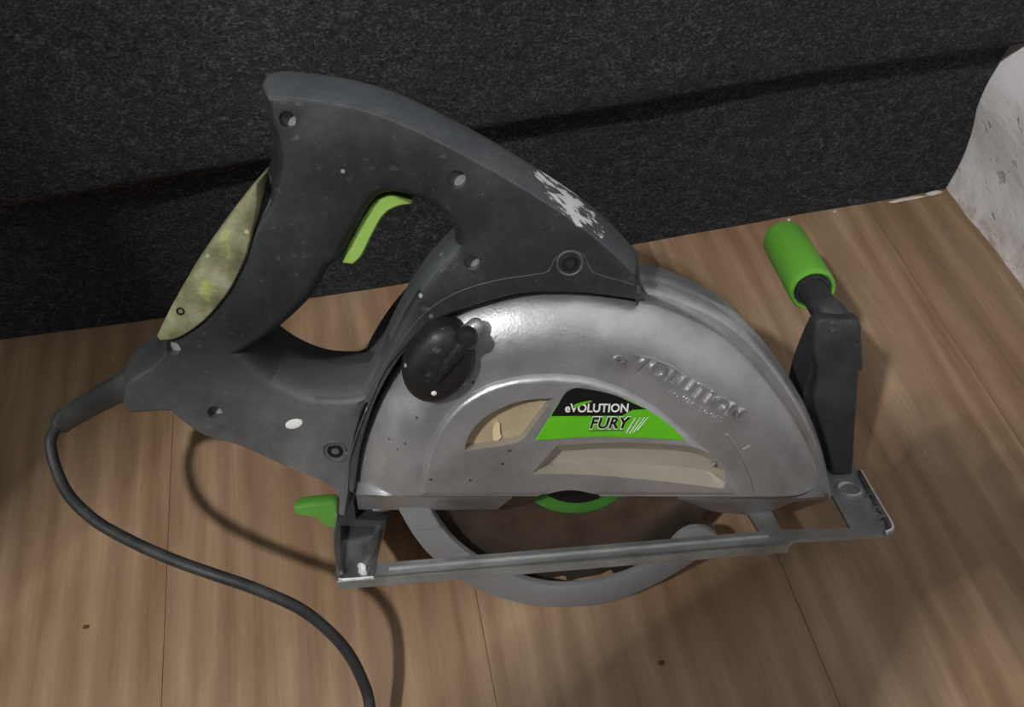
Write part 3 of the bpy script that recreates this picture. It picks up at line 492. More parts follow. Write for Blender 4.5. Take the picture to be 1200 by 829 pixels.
def wall_x(y, z):
    """surface of the uneven plastered wall"""
    bulge = 0.017*math.exp(-((z-0.115)/0.055)**2)*math.exp(-((y-0.45)/0.16)**2)
    n = 0.0022*noise.noise(Vector((0, y*16, z*19)))+0.0010*noise.noise(Vector((3, y*55, z*60)))
    lean = -0.022*max(0.0, (0.42-y))*0.55
    return 0.4485-bulge+n-lean*0.6

def build_wall():
    bm = bmesh.new(); NY, NZ = 150, 110; y0, y1, z0, z1 = -1.5, 1.15, 0.0, 2.4
    yy = [-1.5+0.06*i for i in range(25)]+[0.0+0.0075*i for i in range(81)]+[0.66+0.07*i for i in range(8)]
    zz = [0.0075*i for i in range(54)]+[0.41+0.1*i for i in range(20)]+[2.4]
    V = [[bm.verts.new((wall_x(y, z), y, z)) for z in zz] for y in yy]
    for i in range(len(yy)-1):
        for j in range(len(zz)-1): bm.faces.new((V[i][j], V[i][j+1], V[i+1][j+1], V[i+1][j]))
    B = [[bm.verts.new((0.60, y, z)) for z in (zz[0], zz[-1])] for y in (yy[0], yy[-1])]
    bm.faces.new((B[0][0], B[0][1], B[1][1], B[1][0]))
    bm.faces.new([V[0][j] for j in range(len(zz))]+[B[0][1], B[0][0]])
    bm.faces.new([V[-1][j] for j in range(len(zz)-1, -1, -1)]+[B[1][0], B[1][1]])
    bm.faces.new([V[i][-1] for i in range(len(yy))]+[B[1][1], B[0][1]])
    bm.faces.new([V[i][0] for i in range(len(yy)-1, -1, -1)]+[B[0][0], B[1][0]])
    o = link('wall_right', finish(bm), M_WALL, None, 60); tag(o, kind='structure')
build_wall()
def build_shade_wall():  # unseen wall, added to cast shadow over the left of sofa and floor
    bm = bmesh.new(); x1, y0, r = -0.555, -0.05, 0.012
    prof = [(-2.256, y0), (x1-r, y0), (x1-r*0.3, y0+r*0.3), (x1, y0+r), (x1, 1.15), (-2.256, 1.15)]
    A = [bm.verts.new((x, y, 0)) for x, y in prof]; B = [bm.verts.new((x, y, 2.4)) for x, y in prof]
    bridge(bm, A, B); bm.faces.new(A[::-1]); bm.faces.new(B)
    tag(link('shade_wall_left', finish(bm), simple('shade_wall_grey', srgb(120, 119, 118), 0.9, 0, 0.04, 20), None, 30), kind='structure')  # kept grey so that this added wall bounces little lamp light
build_shade_wall()

# ------------------------------------------------------------------ the sofa
def soft_grid(xs, prof, jitter=0.0, seed=0, end_x=None):
    """upholstery swept along x: prof = closed list of (y, z)"""
    bm = bmesh.new(); rings = []
    for x in xs:
        R = []
        for (y, z) in prof:
            xx = min(x, wall_x(y, z)-0.0015) if x > 0.40 else x
            d = jitter*noise.noise(Vector((x*9+seed, y*11, z*11)))
            R.append(bm.verts.new((xx, y+d, z+d*0.5)))
        rings.append(R)
    for a, b in zip(rings, rings[1:]): bridge(bm, a, b)
    cap(bm, [rings[0]]); cap(bm, [rings[-1]])
    return bm

def build_sofa():
    root = bpy.data.objects.new('sofa', None); COL.objects.link(root); root.location = (-0.05, 0.80, 0)
    tag(root, 'charcoal grey fabric sofa behind the saw, running up to the white wall', 'sofa')
    inv = Vector((0.05, -0.80, 0))
    xs = [-0.53+0.05*i for i in range(20)]+[0.41, 0.42, 0.43, 0.44, 0.452]
    # plinth: a fabric covered panel standing on the floor
    zz = [0.0005+0.0095*i for i in range(17)]
    def yfront(x): return 0.4237+(0.016*min(1.0, max(0.0, (-x-0.01)/0.31))**1.15)
    bm = bmesh.new(); rings = []
    for x in xs:
        R = []
        for y, z in [(0.0, z) for z in zz]+[(0.5, zz[-1]), (0.5, 0.0005)]:
            yw = yfront(x)+y+(0.0014*noise.noise(Vector((x*14, z*20, 5))) if y == 0 else 0)
            R.append(bm.verts.new((min(x, wall_x(yw, z)-0.0015) if x > 0.40 else x, yw, z)))
        rings.append(R)
    for a, b in zip(rings, rings[1:]): bridge(bm, a, b)
    cap(bm, [rings[0]]); cap(bm, [rings[-1]])
    link('base_panel', finish(bm, inv), M_FABRIC, root, 50)
    # seat: overhanging, softly rounded block
    prof = []
    def arc(cy, cz, r, a0, a1, n):
        for i in range(n+1):
            t = math.radians(a0+(a1-a0)*i/n); prof.append((cy+r*math.cos(t), cz+r*math.sin(t)))
    arc(0.424, 0.157, 0.0135, 270, 180, 5)
    for i in range(1, 12): prof.append((0.4105+0.0007*i, 0.157+0.0115*i))
    arc(0.474, 0.335, 0.055, 176, 90, 9)
    prof += [(0.65, 0.39), (0.92, 0.385), (0.92, 0.145)]
    link('seat', finish(soft_grid(xs, prof, 0.0022, 2), inv), M_FABRIC, root, 50)
    prof2 = [(0.90, 0.37), (0.86, 0.40), (0.87, 0.66), (0.90, 0.72), (0.98, 0.74), (1.05, 0.70), (1.06, 0.10), (0.93, 0.10)]
    link('backrest', finish(soft_grid(xs, prof2, 0.003, 7), inv), M_FABRIC, root, 50)
build_sofa()

# ------------------------------------------------------------------ the ceiling lamp (outside the frame)
def build_ceiling():
    bm = bmesh.new(); box(bm, ((FLOOR_X0+0.60)/2, (FLOOR_Y0+FLOOR_Y1)/2, 2.45), (0.60-FLOOR_X0, FLOOR_Y1-FLOOR_Y0, 0.1))
    tag(link('ceiling', finish(bm), simple('white_ceiling', srgb(196, 196, 196), 0.9, 0, 0.02), None, 0), kind='structure')
build_ceiling()
def build_lamp():
    root = bpy.data.objects.new('ceiling_lamp', None); COL.objects.link(root); root.location = (LAMP_AT[0], LAMP_AT[1], 2.4)
    tag(root, 'bare glowing bulb hanging on a cord from the ceiling over the left of the floor', 'lamp')
    dz = LAMP_AT[2]-2.4
    g = NT('glowing_bulb'); g.b.inputs['Emission Color'].default_value = (1, 0.965, 0.92, 1); g.b.inputs['Emission Strength'].default_value = 60.0
    white = simple('white_enamel', srgb(225, 225, 222), 0.4)
    bm = bmesh.new(); bmesh.ops.create_uvsphere(bm, u_segments=24, v_segments=16, radius=0.026, matrix=Matrix.Translation((0, 0, dz)))
    link('bulb', finish(bm), g.m, root)
    bm = bmesh.new(); lathe(bm, (0, 0, dz+0.032), (0, 0, 1), [(0, 0), (0.014, 0), (0.018, 0.01), (0.018, 0.045), (0.008, 0.055), (0, 0.055)], 24); link('socket', finish(bm), white, root)
    bm = bmesh.new(); tube(bm, [(0, 0, dz+0.086), (0, 0, -0.03)], 0.003, 8); link('cord', finish(bm), white, root)
    bm = bmesh.new(); lathe(bm, (0, 0, 0), (0, 0, -1), [(0, 0), (0.045, 0), (0.045, 0.02), (0.02, 0.035), (0, 0.035)], 24); link('ceiling_rose', finish(bm), white, root)
    lo = bpy.data.objects.new('lamp_light', lamp_data); COL.objects.link(lo); lo.parent = root; lo.location = (0, 0, dz)
build_lamp()

# ------------------------------------------------------------------ the circular saw
SAW = bpy.data.objects.new('circular_saw', None); COL.objects.link(SAW)
_b = Vector(SAW_O)-Vector(SAW_Z)*BASE_SHIFT.z
SAW.matrix_world = Matrix(((SAW_X[0], SAW_Y[0], SAW_Z[0], _b.x), (SAW_X[1], SAW_Y[1], SAW_Z[1], _b.y), (SAW_X[2], SAW_Y[2], SAW_Z[2], _b.z), (0, 0, 0, 1)))
tag(SAW, 'worn black and silver circular saw with green details lying tilted on the wooden floor', 'power tool')

_s = OUT['smear']; SMEAR_AT = (_s[0][0]*MM, 0.003, _s[0][1]*MM+BASE_SHIFT.z); SMEAR_ANGLE = math.atan2(_s[2][1]-_s[1][1], _s[2][0]-_s[1][0])
M_BLACK = handle_material('worn_black_plastic', srgb(32, 35, 38), srgb(78, 81, 84), 0.40)
M_BLACK_LIT = handle_material('lit_black_plastic', srgb(72, 76, 80), srgb(104, 107, 110), 0.45)  # lighter copy of the handle plastic, light from above put into its colour
M_BLACK2 = plastic('black_plastic', srgb(44, 46, 49), srgb(92, 94, 97), 0.4, 0.6, False).m
M_JET = plastic('jet_black_plastic', srgb(27, 27, 29), srgb(60, 60, 62), 0.3, 0.45).m
M_GREYP = plastic('dusty_grey_plastic', srgb(72, 74, 77), srgb(118, 119, 121), 0.6, 0.6).m
M_RUBBER = plastic('black_rubber', srgb(42, 43, 44), srgb(92, 92, 92), 0.5, 0.55, False).m
M_SILVER = silver_paint('silver_paint', scuff=(OUT['scuff'][0][0]*MM, -0.013, OUT['scuff'][0][1]*MM+BASE_SHIFT.z))
M_SILVER2 = silver_paint('silver_guard_paint', srgb(146, 147, 151), 0.5, 0.35, 0.25)
M_DUSTY = silver_paint('dusty_silver_paint', srgb(172, 167, 155), 0.55, 0.35, 0.3)
M_CHROME = simple('scuffed_chrome', srgb(205, 207, 208), 0.22, 0.9, 0.2, 60, 0.15)
M_STEEL = simple('galvanised_steel', srgb(176, 179, 178), 0.42, 0.7, 0.25, 45, 0.2)
M_BLADE = blade_material()
M_GREEN = simple('green_plastic', srgb(112, 186, 66), 0.5, 0, 0.06, 25)
M_GREEN2 = simple('dark_green_paint', srgb(66, 132, 50), 0.5, 0, 0.2, 50)
M_TRIG = simple('lime_plastic', srgb(152, 192, 94), 0.45, 0, 0.05, 30)
M_DARK = simple('dark_steel', srgb(40, 40, 42), 0.5, 0.5, 0.2)
M_BEIGE = simple('beige_dust', srgb(172, 156, 128), 0.9, 0, 0.12, 70, 0.4)
M_CHIP = simple('wood_chip', srgb(214, 196, 160), 0.9)
M_FLANGE = plastic('flange_grey_plastic', srgb(62, 64, 67), srgb(104, 105, 107), 0.6, 0.55).m
M_SCREW = simple('dusty_screw', srgb(140, 140, 140), 0.7, 0, 0.2, 200)
M_PAD = pad_material()
M_LBLACK = simple('label_black', srgb(18, 20, 22), 0.35, 0, 0.05)
M_LGREEN = simple('label_green', srgb(98, 190, 34), 0.35, 0, 0.05)
M_LWHITE = simple('label_white', srgb(235, 235, 235), 0.4, 0, 0.02)
M_PAINT = simple('white_paint', srgb(238, 238, 236), 0.6, 0, 0.03)

def saw_part(name, bm, mat, parent=None, smooth=40): return saw_obj(name, bm, mat, parent or SAW, smooth)

# --- upper guard: cast cover, wider housing behind it, chamfered lower lips
def arc_shell(arc, prof):
    bm = bmesh.new(); R = []
    for d, y in prof:
        L = []
        for x, z in arc:
            r = math.hypot(x-8, z+6); k = (r-d)/r
            L.append((8+(x-8)*k, -6+(z+6)*k))
        # keep both ends of the ring on the straight lower edge
        L[0] = (L[0][0], arc[0][1]+(arc[-1][1]-arc[0][1])*(L[0][0]-arc[0][0])/(arc[-1][0]-arc[0][0]))
        L[-1] = (L[-1][0], arc[0][1]+(arc[-1][1]-arc[0][1])*(L[-1][0]-arc[0][0])/(arc[-1][0]-arc[0][0]))
        R.append(ring(bm, L, y))
    for a, b in zip(R, R[1:]): bridge(bm, a, b, False)
    cap(bm, [R[0]]); cap(bm, [R[-1]])
    bm.faces.new([r[0] for r in R]+[r[-1] for r in R][::-1])
    return bm
(cx0, cz0), (cx1, cz1) = OUT['cover_base']
def above(p): return p[1] > cz0+(cz1-cz0)*(p[0]-cx0)/(cx1-cx0)+1.0
_arc = [tuple(p) for p in OUT['cover_arc'] if above(p)]
COVER = [(_arc[0][0]-0.3, cz0)]+_arc+[(_arc[-1][0]+0.6, cz1)]
cover = saw_part('guard_cover', arc_shell(COVER, [(27, -20.0), (22, -19.4), (16.5, -17.9), (11, -15.4), (6.5, -12.4), (3, -9.4), (1.0, -6.5), (0.2, -4), (0, 7)]), [M_SILVER, M_DUSTY])

panel_bm = plate(OUT['panel'], [(3.6, -23.0), (2.4, -22.8), (1.2, -22.0), (0.3, -20.6), (0, -19.98)])
panel = saw_part('cover_panel', panel_bm, [M_SILVER, M_DUSTY], cover)
def loft(A, ya, B, yb, cs=(0, 1, 6), ns=(10, 26, 8)):
    """solid between two outlines that share corner points (indices found by the caller)"""
    bm = bmesh.new()
    def resample(P, n):
        sl = [0]
        for a, b in zip(P, P[1:]): sl.append(sl[-1]+(b-a).length)
        out = []
        for k in range(n):
            t = sl[-1]*k/n; i = max(j for j in range(len(sl)-1) if sl[j] <= t+1e-9)
            out.append(P[i].lerp(P[i+1], (t-sl[i])/max(1e-9, sl[i+1]-sl[i])))
        return out
    def rs(L):
        L = [Vector(p) for p in L]; L = L+[L[0]]
        iR = max(range(len(L)-1), key=lambda k: L[k].x+0.15*L[k].y)      # right hand tip
        iT = min(range(len(L)-1), key=lambda k: L[k].x-1.6*L[k].y)       # upper left corner
        return resample(L[:iT+1], 10)+resample(L[iT:iR+1], 30)+resample(L[iR:], 30)
    a, b = ring(bm, rs(A), ya), ring(bm, rs(B), yb)
    bridge(bm, a, b); cap(bm, [a]); cap(bm, [b]); return bm
for o in (cover, panel):
    cut(o, [loft(OUT['trough_front'], -23.6, OUT['trough_back'], -14.5),
            plate(OUT['window'], [(0, -30), (0, -16)])])
hub_c = (3.0, -46.0)
def circle3(a, b, c):
    (ax, ay), (bx, by), (cx, cy) = a, b, c
    d = 2*(ax*(by-cy)+bx*(cy-ay)+cx*(ay-by))
    ux = ((ax*ax+ay*ay)*(by-cy)+(bx*bx+by*by)*(cy-ay)+(cx*cx+cy*cy)*(ay-by))/d
    uy = ((ax*ax+ay*ay)*(cx-bx)+(bx*bx+by*by)*(ax-cx)+(cx*cx+cy*cy)*(bx-ax))/d
    return (ux, uy), math.hypot(ax-ux, ay-uy)
_nc, _nr = circle3(*OUT['notch'])
notch = lambda: rod(_nc, -40, 30, _nr, 64)
cut(cover, [notch()]); cut(panel, [notch()])
bm = plate(OUT['window'], [(-0.3, -17.0), (-0.3, -14.2)]); saw_part('dust_window', bm, M_BEIGE, cover)
bm = bmesh.new()
plate(OUT['chip'], [(0.1, -18.4), (0, -18.0), (0, -16.8)], bm=bm)
saw_part('wood_chip', bm, M_CHIP, cover)

bar = arc_shell([tuple(p) for p in COVER], [(0.6, 5), (0.1, 7), (0, 30), (3, 36)])
saw_part('guard_housing', bar, M_SILVER)
ba = OUT['barrel_arc']
bm = bmesh.new()
inner = [(8+(x-8)*0.80, -6+(z+6)*0.80) for x, z in ba][::-1]
plate([tuple(p) for p in ba]+inner, [(5.5, 5.5), (3.2, 8.0), (2.4, 14), (1.2, 17), (0, 20), (0, 34), (1.5, 37)], bm=bm)
saw_part('housing_rim', bm, M_SILVER)

def lip(top, low, back=6):
    n = 24; bm = bmesh.new()
    def rs(L):
        L = [Vector(p) for p in L]; out = []
        xs = [L[0].x+(L[-1].x-L[0].x)*k/n for k in range(n+1)]
        for x in xs:
            for a, b in zip(L, L[1:]):
                if a.x-1e-6 <= x <= b.x+1e-6: out.append(a.lerp(b, (x-a.x)/max(1e-9, b.x-a.x))); break
        return out
    T, Lw = rs(top), rs(low); n2 = min(len(T), len(Lw)); T, Lw = T[:n2], Lw[:n2]
    A = ring(bm, T, -19.5); B = ring(bm, [(p[0], p[1]-0.2) for p in Lw], 2); C = ring(bm, Lw, back); D = ring(bm, [(t[0], t[1]+0.8) for t in T], back)
    for p, q in ((A, B), (B, C), (C, D), (D, A)): bridge(bm, p, q, False)
    bm.faces.new([A[0], B[0], C[0], D[0]]); bm.faces.new([A[-1], B[-1], C[-1], D[-1]])
    return bm
saw_part('guard_lip', lip(OUT['lip_left_top'], OUT['lip_left_low']), M_SILVER)
saw_part('guard_lip', lip(OUT['lip_right_top'], OUT['lip_right_low']), M_SILVER)

# --- raised casting marks on the cover
def along(L, s):
    for a, b in zip(L, L[1:]):
        d = (Vector(b)-Vector(a)).length
        if s <= d: return Vector(a).lerp(Vector(b), s/d), math.atan2(b[1]-a[1], b[0]-a[0])
        s -= d
    return Vector(L[-1]), math.atan2(L[-1][1]-L[-2][1], L[-1][0]-L[-2][0])
def arc_text(name, body, L, size, y0, extrude, bold, wide=1.0):
    """raised letters spread evenly along the line L"""
    total = sum((Vector(b)-Vector(a)).length for a, b in zip(L, L[1:])); G = []
    for ch in body:
        if ch == ' ': G.append((None, 0.0, size*0.45)); continue
        me = text_mesh(ch, (size*1.28 if ch == 'e' and size > 4 else size)*MM*1.39, bold*MM, extrude, 0.0)
        xs = [v.co.x for v in me.vertices]; G.append((me, min(xs), (max(xs)-min(xs))/MM*wide))
    adv = (total-sum(g[2] for g in G))/max(1, len(G)-1)
    verts, faces, s = [], [], 0.0
    for me, x0, w in G:
        if me is None: s += w+adv; continue
        p, a = along(L, s+w/2); k = len(verts)
        for v in me.vertices:
            x = (v.co.x-x0)/MM*wide-w/2; z = v.co.y/MM
            verts.append(((p.x+x*math.cos(a)-z*math.sin(a))*MM, y0*MM-v.co.z, (p.y+x*math.sin(a)+z*math.cos(a))*MM+BASE_SHIFT.z))
        faces += [tuple(i+k for i in f.vertices) for f in me.polygons]
        s += w+adv; bpy.data.meshes.remove(me)
    me = bpy.data.meshes.new('mesh'); me.from_pydata(verts, [], faces)
    return link(name, me, M_SILVER, cover, 30)
arc_text('embossed_lettering', 'eVOLUTION', OUT['text_ribbon'], 7.6, -20.0, 0.0015, 0.20, 1.08)
arc_text('embossed_lettering', 'POWER TOOLS', OUT['text_small'], 2.6, -20.0, 0.0005, 0.05)
def ridge(name, L, y, r, mat, parent, seg=8):
    bm = bmesh.new(); tube(bm, [(p[0]*MM, y*MM, p[1]*MM) for p in L], r*MM, seg); return saw_part(name, bm, mat, parent)
ridge('embossed_line', OUT['arrow_line'], -19.6, 0.8, M_SILVER, cover)
ridge('embossed_line', OUT['arrow_line2'], -19.0, 0.8, M_SILVER, cover)
ridge('embossed_line', OUT['arrow_hook'], -18.6, 1.0, M_SILVER, cover)
tw = OUT['text_ribbon']
ridge('embossed_line', [(tw[6][0], tw[6][1]+7.5), (tw[10][0], tw[10][1]+9.3), (tw[16][0], tw[16][1]+9.6), (tw[20][0], tw[20][1]+8.0)], -20.0, 0.5, M_SILVER, cover)

# --- the printed label
lab = saw_part('label', plate(OUT['label'], [(0.3, -23.5), (0, -23.3), (0, -22.6)]), M_LGREEN, cover, 0)
saw_part('label_print', plate(OUT['label_black'], [(-0.05, -23.56), (-0.15, -22.7)]), M_LBLACK, lab, 0)
a, b, cth = OUT['text_evo']; lettering('label_lettering', 'eVOLUTION', a, b, (Vector(cth)-Vector(a)).length*0.98, -23.62, M_LWHITE, lab, 0.16, 0.00003)
saw_part('label_print', plate(OUT['label_tick'], [(0, -23.70), (0, -23.5)]), M_LGREEN, lab, 0)
a, b, cth = OUT['text_fury']; h = (Vector(cth)-Vector(a)).length*0.92
lettering('label_lettering', 'FURY', (a[0]-0.3, a[1]-0.25), (b[0]+0.3, b[1]-0.25), h*1.07, -23.57, M_LWHITE, lab, 0.55, 0.00003, 0.22, 1.06)
lettering('label_lettering', 'FURY', a, b, h, -23.65, M_LBLACK, lab, 0.24, 0.00003, 0.22, 1.06)
for k in range(4): saw_part('label_print', plate(OUT['claw%d' % k], [(0, -23.64), (0, -23.4)]), M_LWHITE, lab, 0)
for k in 'abc':
    q = OUT['mark_'+k]; ridge('embossed_line', [q[0], [(q[0][0]+q[1][0])/2, (q[0][1]+q[1][1])/2], q[1]], -19.6 if k == 'a' else -18.6 if k == 'b' else -20.2, 1.1, M_SILVER, cover)
saw_part('label_print', plate(OUT['label_dash'], [(0, -23.62), (0, -23.4)]), M_GREEN2, lab, 0)

# --- depth lock knob on the cover
L = OUT['lock']
bm = plate(L, [(10, -29.5), (7, -29.0), (4, -28), (1.6, -26.2), (0.3, -23.5), (0, -20), (0, -10)])
lock = saw_part('lock_knob', bm, M_JET)
rl = OUT['lock_ridge']
bm = bmesh.new(); n = len(rl)
tube(bm, [(p[0]*MM, (-27.6-2.6*math.sin(math.pi*min(1, (i+2.2)/n)))*MM, p[1]*MM) for i, p in enumerate(rl)], [(3.8-2.4*i/n)*MM for i in range(n)], 14)
saw_part('grip_ridge', bm, M_JET, lock)
bm = bmesh.new(); p0 = rl[0]; lathe(bm, (p0[0]*MM, -27*MM, p0[1]*MM), (0, -1, 0), [(5.2*MM, 0), (5.0*MM, 4*MM), (3.4*MM, 6*MM), (0, 6.6*MM)], 20); saw_part('grip_tip', bm, M_JET, lock)
f0, f1 = OUT['lock_fin']; bm = bmesh.new()
fa, fb = Vector((f0[0]*MM, -21*MM, f0[1]*MM)), Vector((f1[0]*MM, -20*MM, f1[1]*MM))
tube(bm, [fa.lerp(fb, t) for t in (0, 0.3, 0.6, 0.85, 0.95, 1.0)], [0.0058, 0.0054, 0.0046, 0.0036, 0.0026, 0.0010], 18)
saw_part('pointer', bm, M_SILVER, lock)
bm = bmesh.new(); bmesh.ops.create_uvsphere(bm, u_segments=10, v_segments=6, radius=0.0017, matrix=Matrix.Translation((rl[-1][0]*MM+0.0005, -0.0283, rl[-1][1]*MM-0.001))); saw_part('paint_spot', bm, M_PAINT, lock)

# --- handle
HL = [tuple(p) for p in OUT['handle']]
def grip_w(p):
    g = math.exp(-(((p[0]+150)/42)**2+((p[1]-118)/48)**2))
    top = 1.0 if p[1] > 120 and p[0] > -150 else 0.0
    if p[1] < 26 and p[0] < -108: return 0.3
    if math.hypot(p[0]-8, p[1]+6) < 131 and p[0] > -125: return 1.0 if p[0] < 26 else 0.7
    if p[0] > 30 and p[1] < 150: return 0.7
    return 1.0+1.3*g
mult = [grip_w(p) for p in HL]
mult = [sum(mult[(i+k) % len(mult)] for k in range(-5, 6))/11 for i in range(len(mult))]
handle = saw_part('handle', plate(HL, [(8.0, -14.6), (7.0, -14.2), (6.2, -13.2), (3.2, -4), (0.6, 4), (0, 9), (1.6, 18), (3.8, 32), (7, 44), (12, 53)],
                  hole=OUT['hole'], hole_prof=[(5.0, -14.6), (3.2, -13.6), (1.6, -11.8), (0.2, -7), (0, -3), (0, 14), (2, 24), (5, 38), (9, 53)], mult=mult), [M_BLACK, M_GREYP, M_BLACK_LIT])
for f in handle.data.polygons:  # upward faces of the top edge take the copy with light painted in
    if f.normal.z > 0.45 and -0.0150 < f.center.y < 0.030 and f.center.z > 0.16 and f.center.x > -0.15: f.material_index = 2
for k in 'abcde':
    cut(handle, [rod(OUT['hole_'+k][0], -40, -6.0 if k not in 'd' else -3.0, 3.6 if k != 'b' else 4.1, 24)])
for k in 'abcde':
    p = OUT['hole_'+k][0]; saw_part('screw', rod(p, -9.8, -5.2, 3.5 if k != 'b' else 4.0, 24), M_SCREW, handle)
saw_part('guard_flange', plate(OUT['flange'], [(0.5, -13.6), (0.1, -13.2), (0, -12.4), (0, -8)]), M_FLANGE, handle)
ridge('seam', OUT['seam'][:-1], -14.2, 0.5, M_GREYP, handle)
for k in ('screw_a', 'screw_b'):
    p = OUT[k][0]; q = (p[0]*MM, 0, p[1]*MM); y = -14.6 if k == 'screw_a' else -14.8
    bm = bmesh.new()
    lathe(bm, (q[0], y*MM, q[2]), (0, -1, 0), [(6.4*MM, -2*MM), (6.4*MM, 0.2*MM), (5.8*MM, 0.7*MM), (5.2*MM, 0.2*MM), (5.0*MM, -2*MM)], 28)
    saw_part('screw_collar', bm, M_GREYP, handle)
    bm = bmesh.new()
    lathe(bm, (q[0], y*MM, q[2]), (0, -1, 0), [(0, -1.6*MM), (4.2*MM, -1.6*MM), (4.2*MM, -0.2*MM), (3.6*MM, 0.4*MM), (2.1*MM, 0.4*MM), (2.1*MM, -1.2*MM), (0, -1.2*MM)], 24)
    saw_part('hex_screw', bm, M_DARK, handle)
saw_part('trigger', plate(OUT['trigger'], [(0.8, -8), (0.2, -7.4), (0, -6.4), (0, 22)]), M_TRIG)
saw_part('grip_pad', plate(OUT['pad'], [(0.9, -16.6), (0.6, -16.4), (0.3, -15.6), (0.1, -13.5), (0, -4), (-0.1, 4), (-0.2, 14), (0, 24)], mult=[1.0+6.0*math.sin(math.pi*min(1, i/26.0)) for i in range(len(OUT['pad']))]), M_PAD)
pm = [p for p in OUT['pad']]
lowpad = min(pm, key=lambda p: p[1]); bm = bmesh.new()
lathe(bm, (OUT['pad_hole'][0][0]*MM, -16.4*MM, OUT['pad_hole'][0][1]*MM), (0, -1, 0), [(2.0*MM, -1*MM), (2.0*MM, 0.4*MM), (1.2*MM, 0.6*MM), (1.1*MM, 0.1*MM), (0, 0.1*MM)], 16)
saw_part('vent_hole', bm, M_DARK)
p = OUT['paint'][0]; el = [(p[0]+4.6*math.cos(t)*math.cos(0.25)-2.6*math.sin(t)*math.sin(0.25), p[1]+4.6*math.cos(t)*math.sin(0.25)+2.6*math.sin(t)*math.cos(0.25)) for t in (2*math.pi*k/20 for k in range(20))]
saw_part('paint_spot', plate(el, [(0.8, -15.5), (0.2, -15.3), (0, -14.5)]), M_PAINT, handle)

# --- motor behind the guard, resting on the floor
bm = bmesh.new(); lathe(bm, (0.0, 0.034, 0.008), (0, 1, 0), [(0, 0), (0.040, 0), (0.041, 0.03), (0.038, 0.034), (0.038, 0.080), (0.036, 0.086), (0.030, 0.098), (0, 0.099)], 36)
motor = saw_part('motor', bm, M_BLACK2)
for k in range(10):
    t = 2*math.pi*k/10; bm = bmesh.new()
    box(bm, (0.0385*math.cos(t), 0.093, 0.008+0.0385*math.sin(t)*0.7), (0.006, 0.012, 0.004), Matrix.Rotation(-t, 3, 'Y')); saw_part('cooling_fin', bm, M_BLACK2, motor)

# --- blade, hub, lower guard
bm = bmesh.new(); T = 20; pts = []
for k in range(T):
    a = 2*math.pi*k/T; st = 2*math.pi/T
    for f, r in ((0.0, 92.0), (0.10, 92.3), (0.13, 89.2), (0.20, 88.4), (0.30, 89.0), (0.45, 90.4), (0.75, 91.0)):
        pts.append((r*math.cos(-(a+f*st)), r*math.sin(-(a+f*st))))
plate(pts, [(0.2, 14.0), (0, 14.2), (0, 16)], bm=bm)
blade = saw_part('saw_blade', bm, M_BLADE)
bm = bmesh.new(); lathe(bm, (0.003, 0.0142, -0.004), (0, -1, 0), [(0.036, 0), (0.036, 0.0012), (0.035, 0.0018), (0.0, 0.0018)], 48); saw_part('hub_ring', bm, M_GREEN2, blade)
bm = bmesh.new(); lathe(bm, (0.003, 0.0125, -0.004), (0, -1, 0), [(0.026, 0), (0.026, 0.003), (0.024, 0.0042), (0.011, 0.0042), (0.011, 0.010), (0, 0.010)], 40); saw_part('hub_washer', bm, M_DARK, blade)

lg = saw_part('lower_guard', plate(OUT['lower_guard'], [(1.6, -0.4), (0.5, 0.0), (0, 1.2), (0, 4)]), M_SILVER2)
def band(a0, a1, r0, r1, n=60):
    A = [(r1*math.cos(math.radians(a0+(a1-a0)*k/n)), r1*math.sin(math.radians(a0+(a1-a0)*k/n))) for k in range(n+1)]
    return A+[(r0*math.cos(math.radians(a0+(a1-a0)*k/n)), r0*math.sin(math.radians(a0+(a1-a0)*k/n))) for k in range(n, -1, -1)]
saw_part('guard_rim', plate(band(212, 322, 96.6, 99.2), [(0.2, 3.5), (0.2, 31)]), M_SILVER2, lg)
saw_part('guard_back', plate(band(205, 324, 72, 99.0), [(0.2, 29), (0.2, 31)]), simple('dark_guard_inside', srgb(58, 54, 50), 0.8), lg)  # inside of the guard, darker than its outer face
saw_part('guard_fold', plate(OUT['guard_fold'], [(0.8, -1.6), (0, -0.8), (0, 1)]), M_SILVER2, lg)

# --- base plate
def zbase(x): return -45.5+(x+129)*11.0/294.0
def slab(poly, t, holes=(), dz=0.0):
    bm = bmesh.new()
    def mk(L, off): return [bm.verts.new((x*MM, y*MM, (zbase(x)+off+dz)*MM)) for x, y in L]
    tops, bots = [], []
    for k, L in enumerate([poly]+list(holes)):
        a, b = mk(L, 0), mk(L, -t); bridge(bm, a, b); tops.append(a); bots.append(b)
    cap(bm, tops); cap(bm, bots); return bm
base = saw_part('base_plate', slab([(-131, -26), (113, -27), (118, -24.5), (167, -27), (171, -25), (176, 29), (181, 118), (-141, 118), (-138.6, 41)], 2.4,
                holes=[[(-113, -15), (101, -15.5), (99, 6), (104, 44), (-107, 44)], [(113, -15.5), (150, -19), (153, 26), (118, 34), (113, 4)]]), [M_STEEL, M_CHROME], None, 20)
bm = slab([(-131, -27.5), (113, -28.5), (113, -25.8), (-131, -25)], 5.0); saw_part('edge_lip', bm, M_STEEL, base, 20)
bm = bmesh.new(); tube(bm, [(x*MM, -20.2*MM, (zbase(x)+0.2)*MM) for x in range(-104, 112, 8)], 0.0012, 8); saw_part('pressed_rib', bm, M_STEEL, base)
bm = bmesh.new()
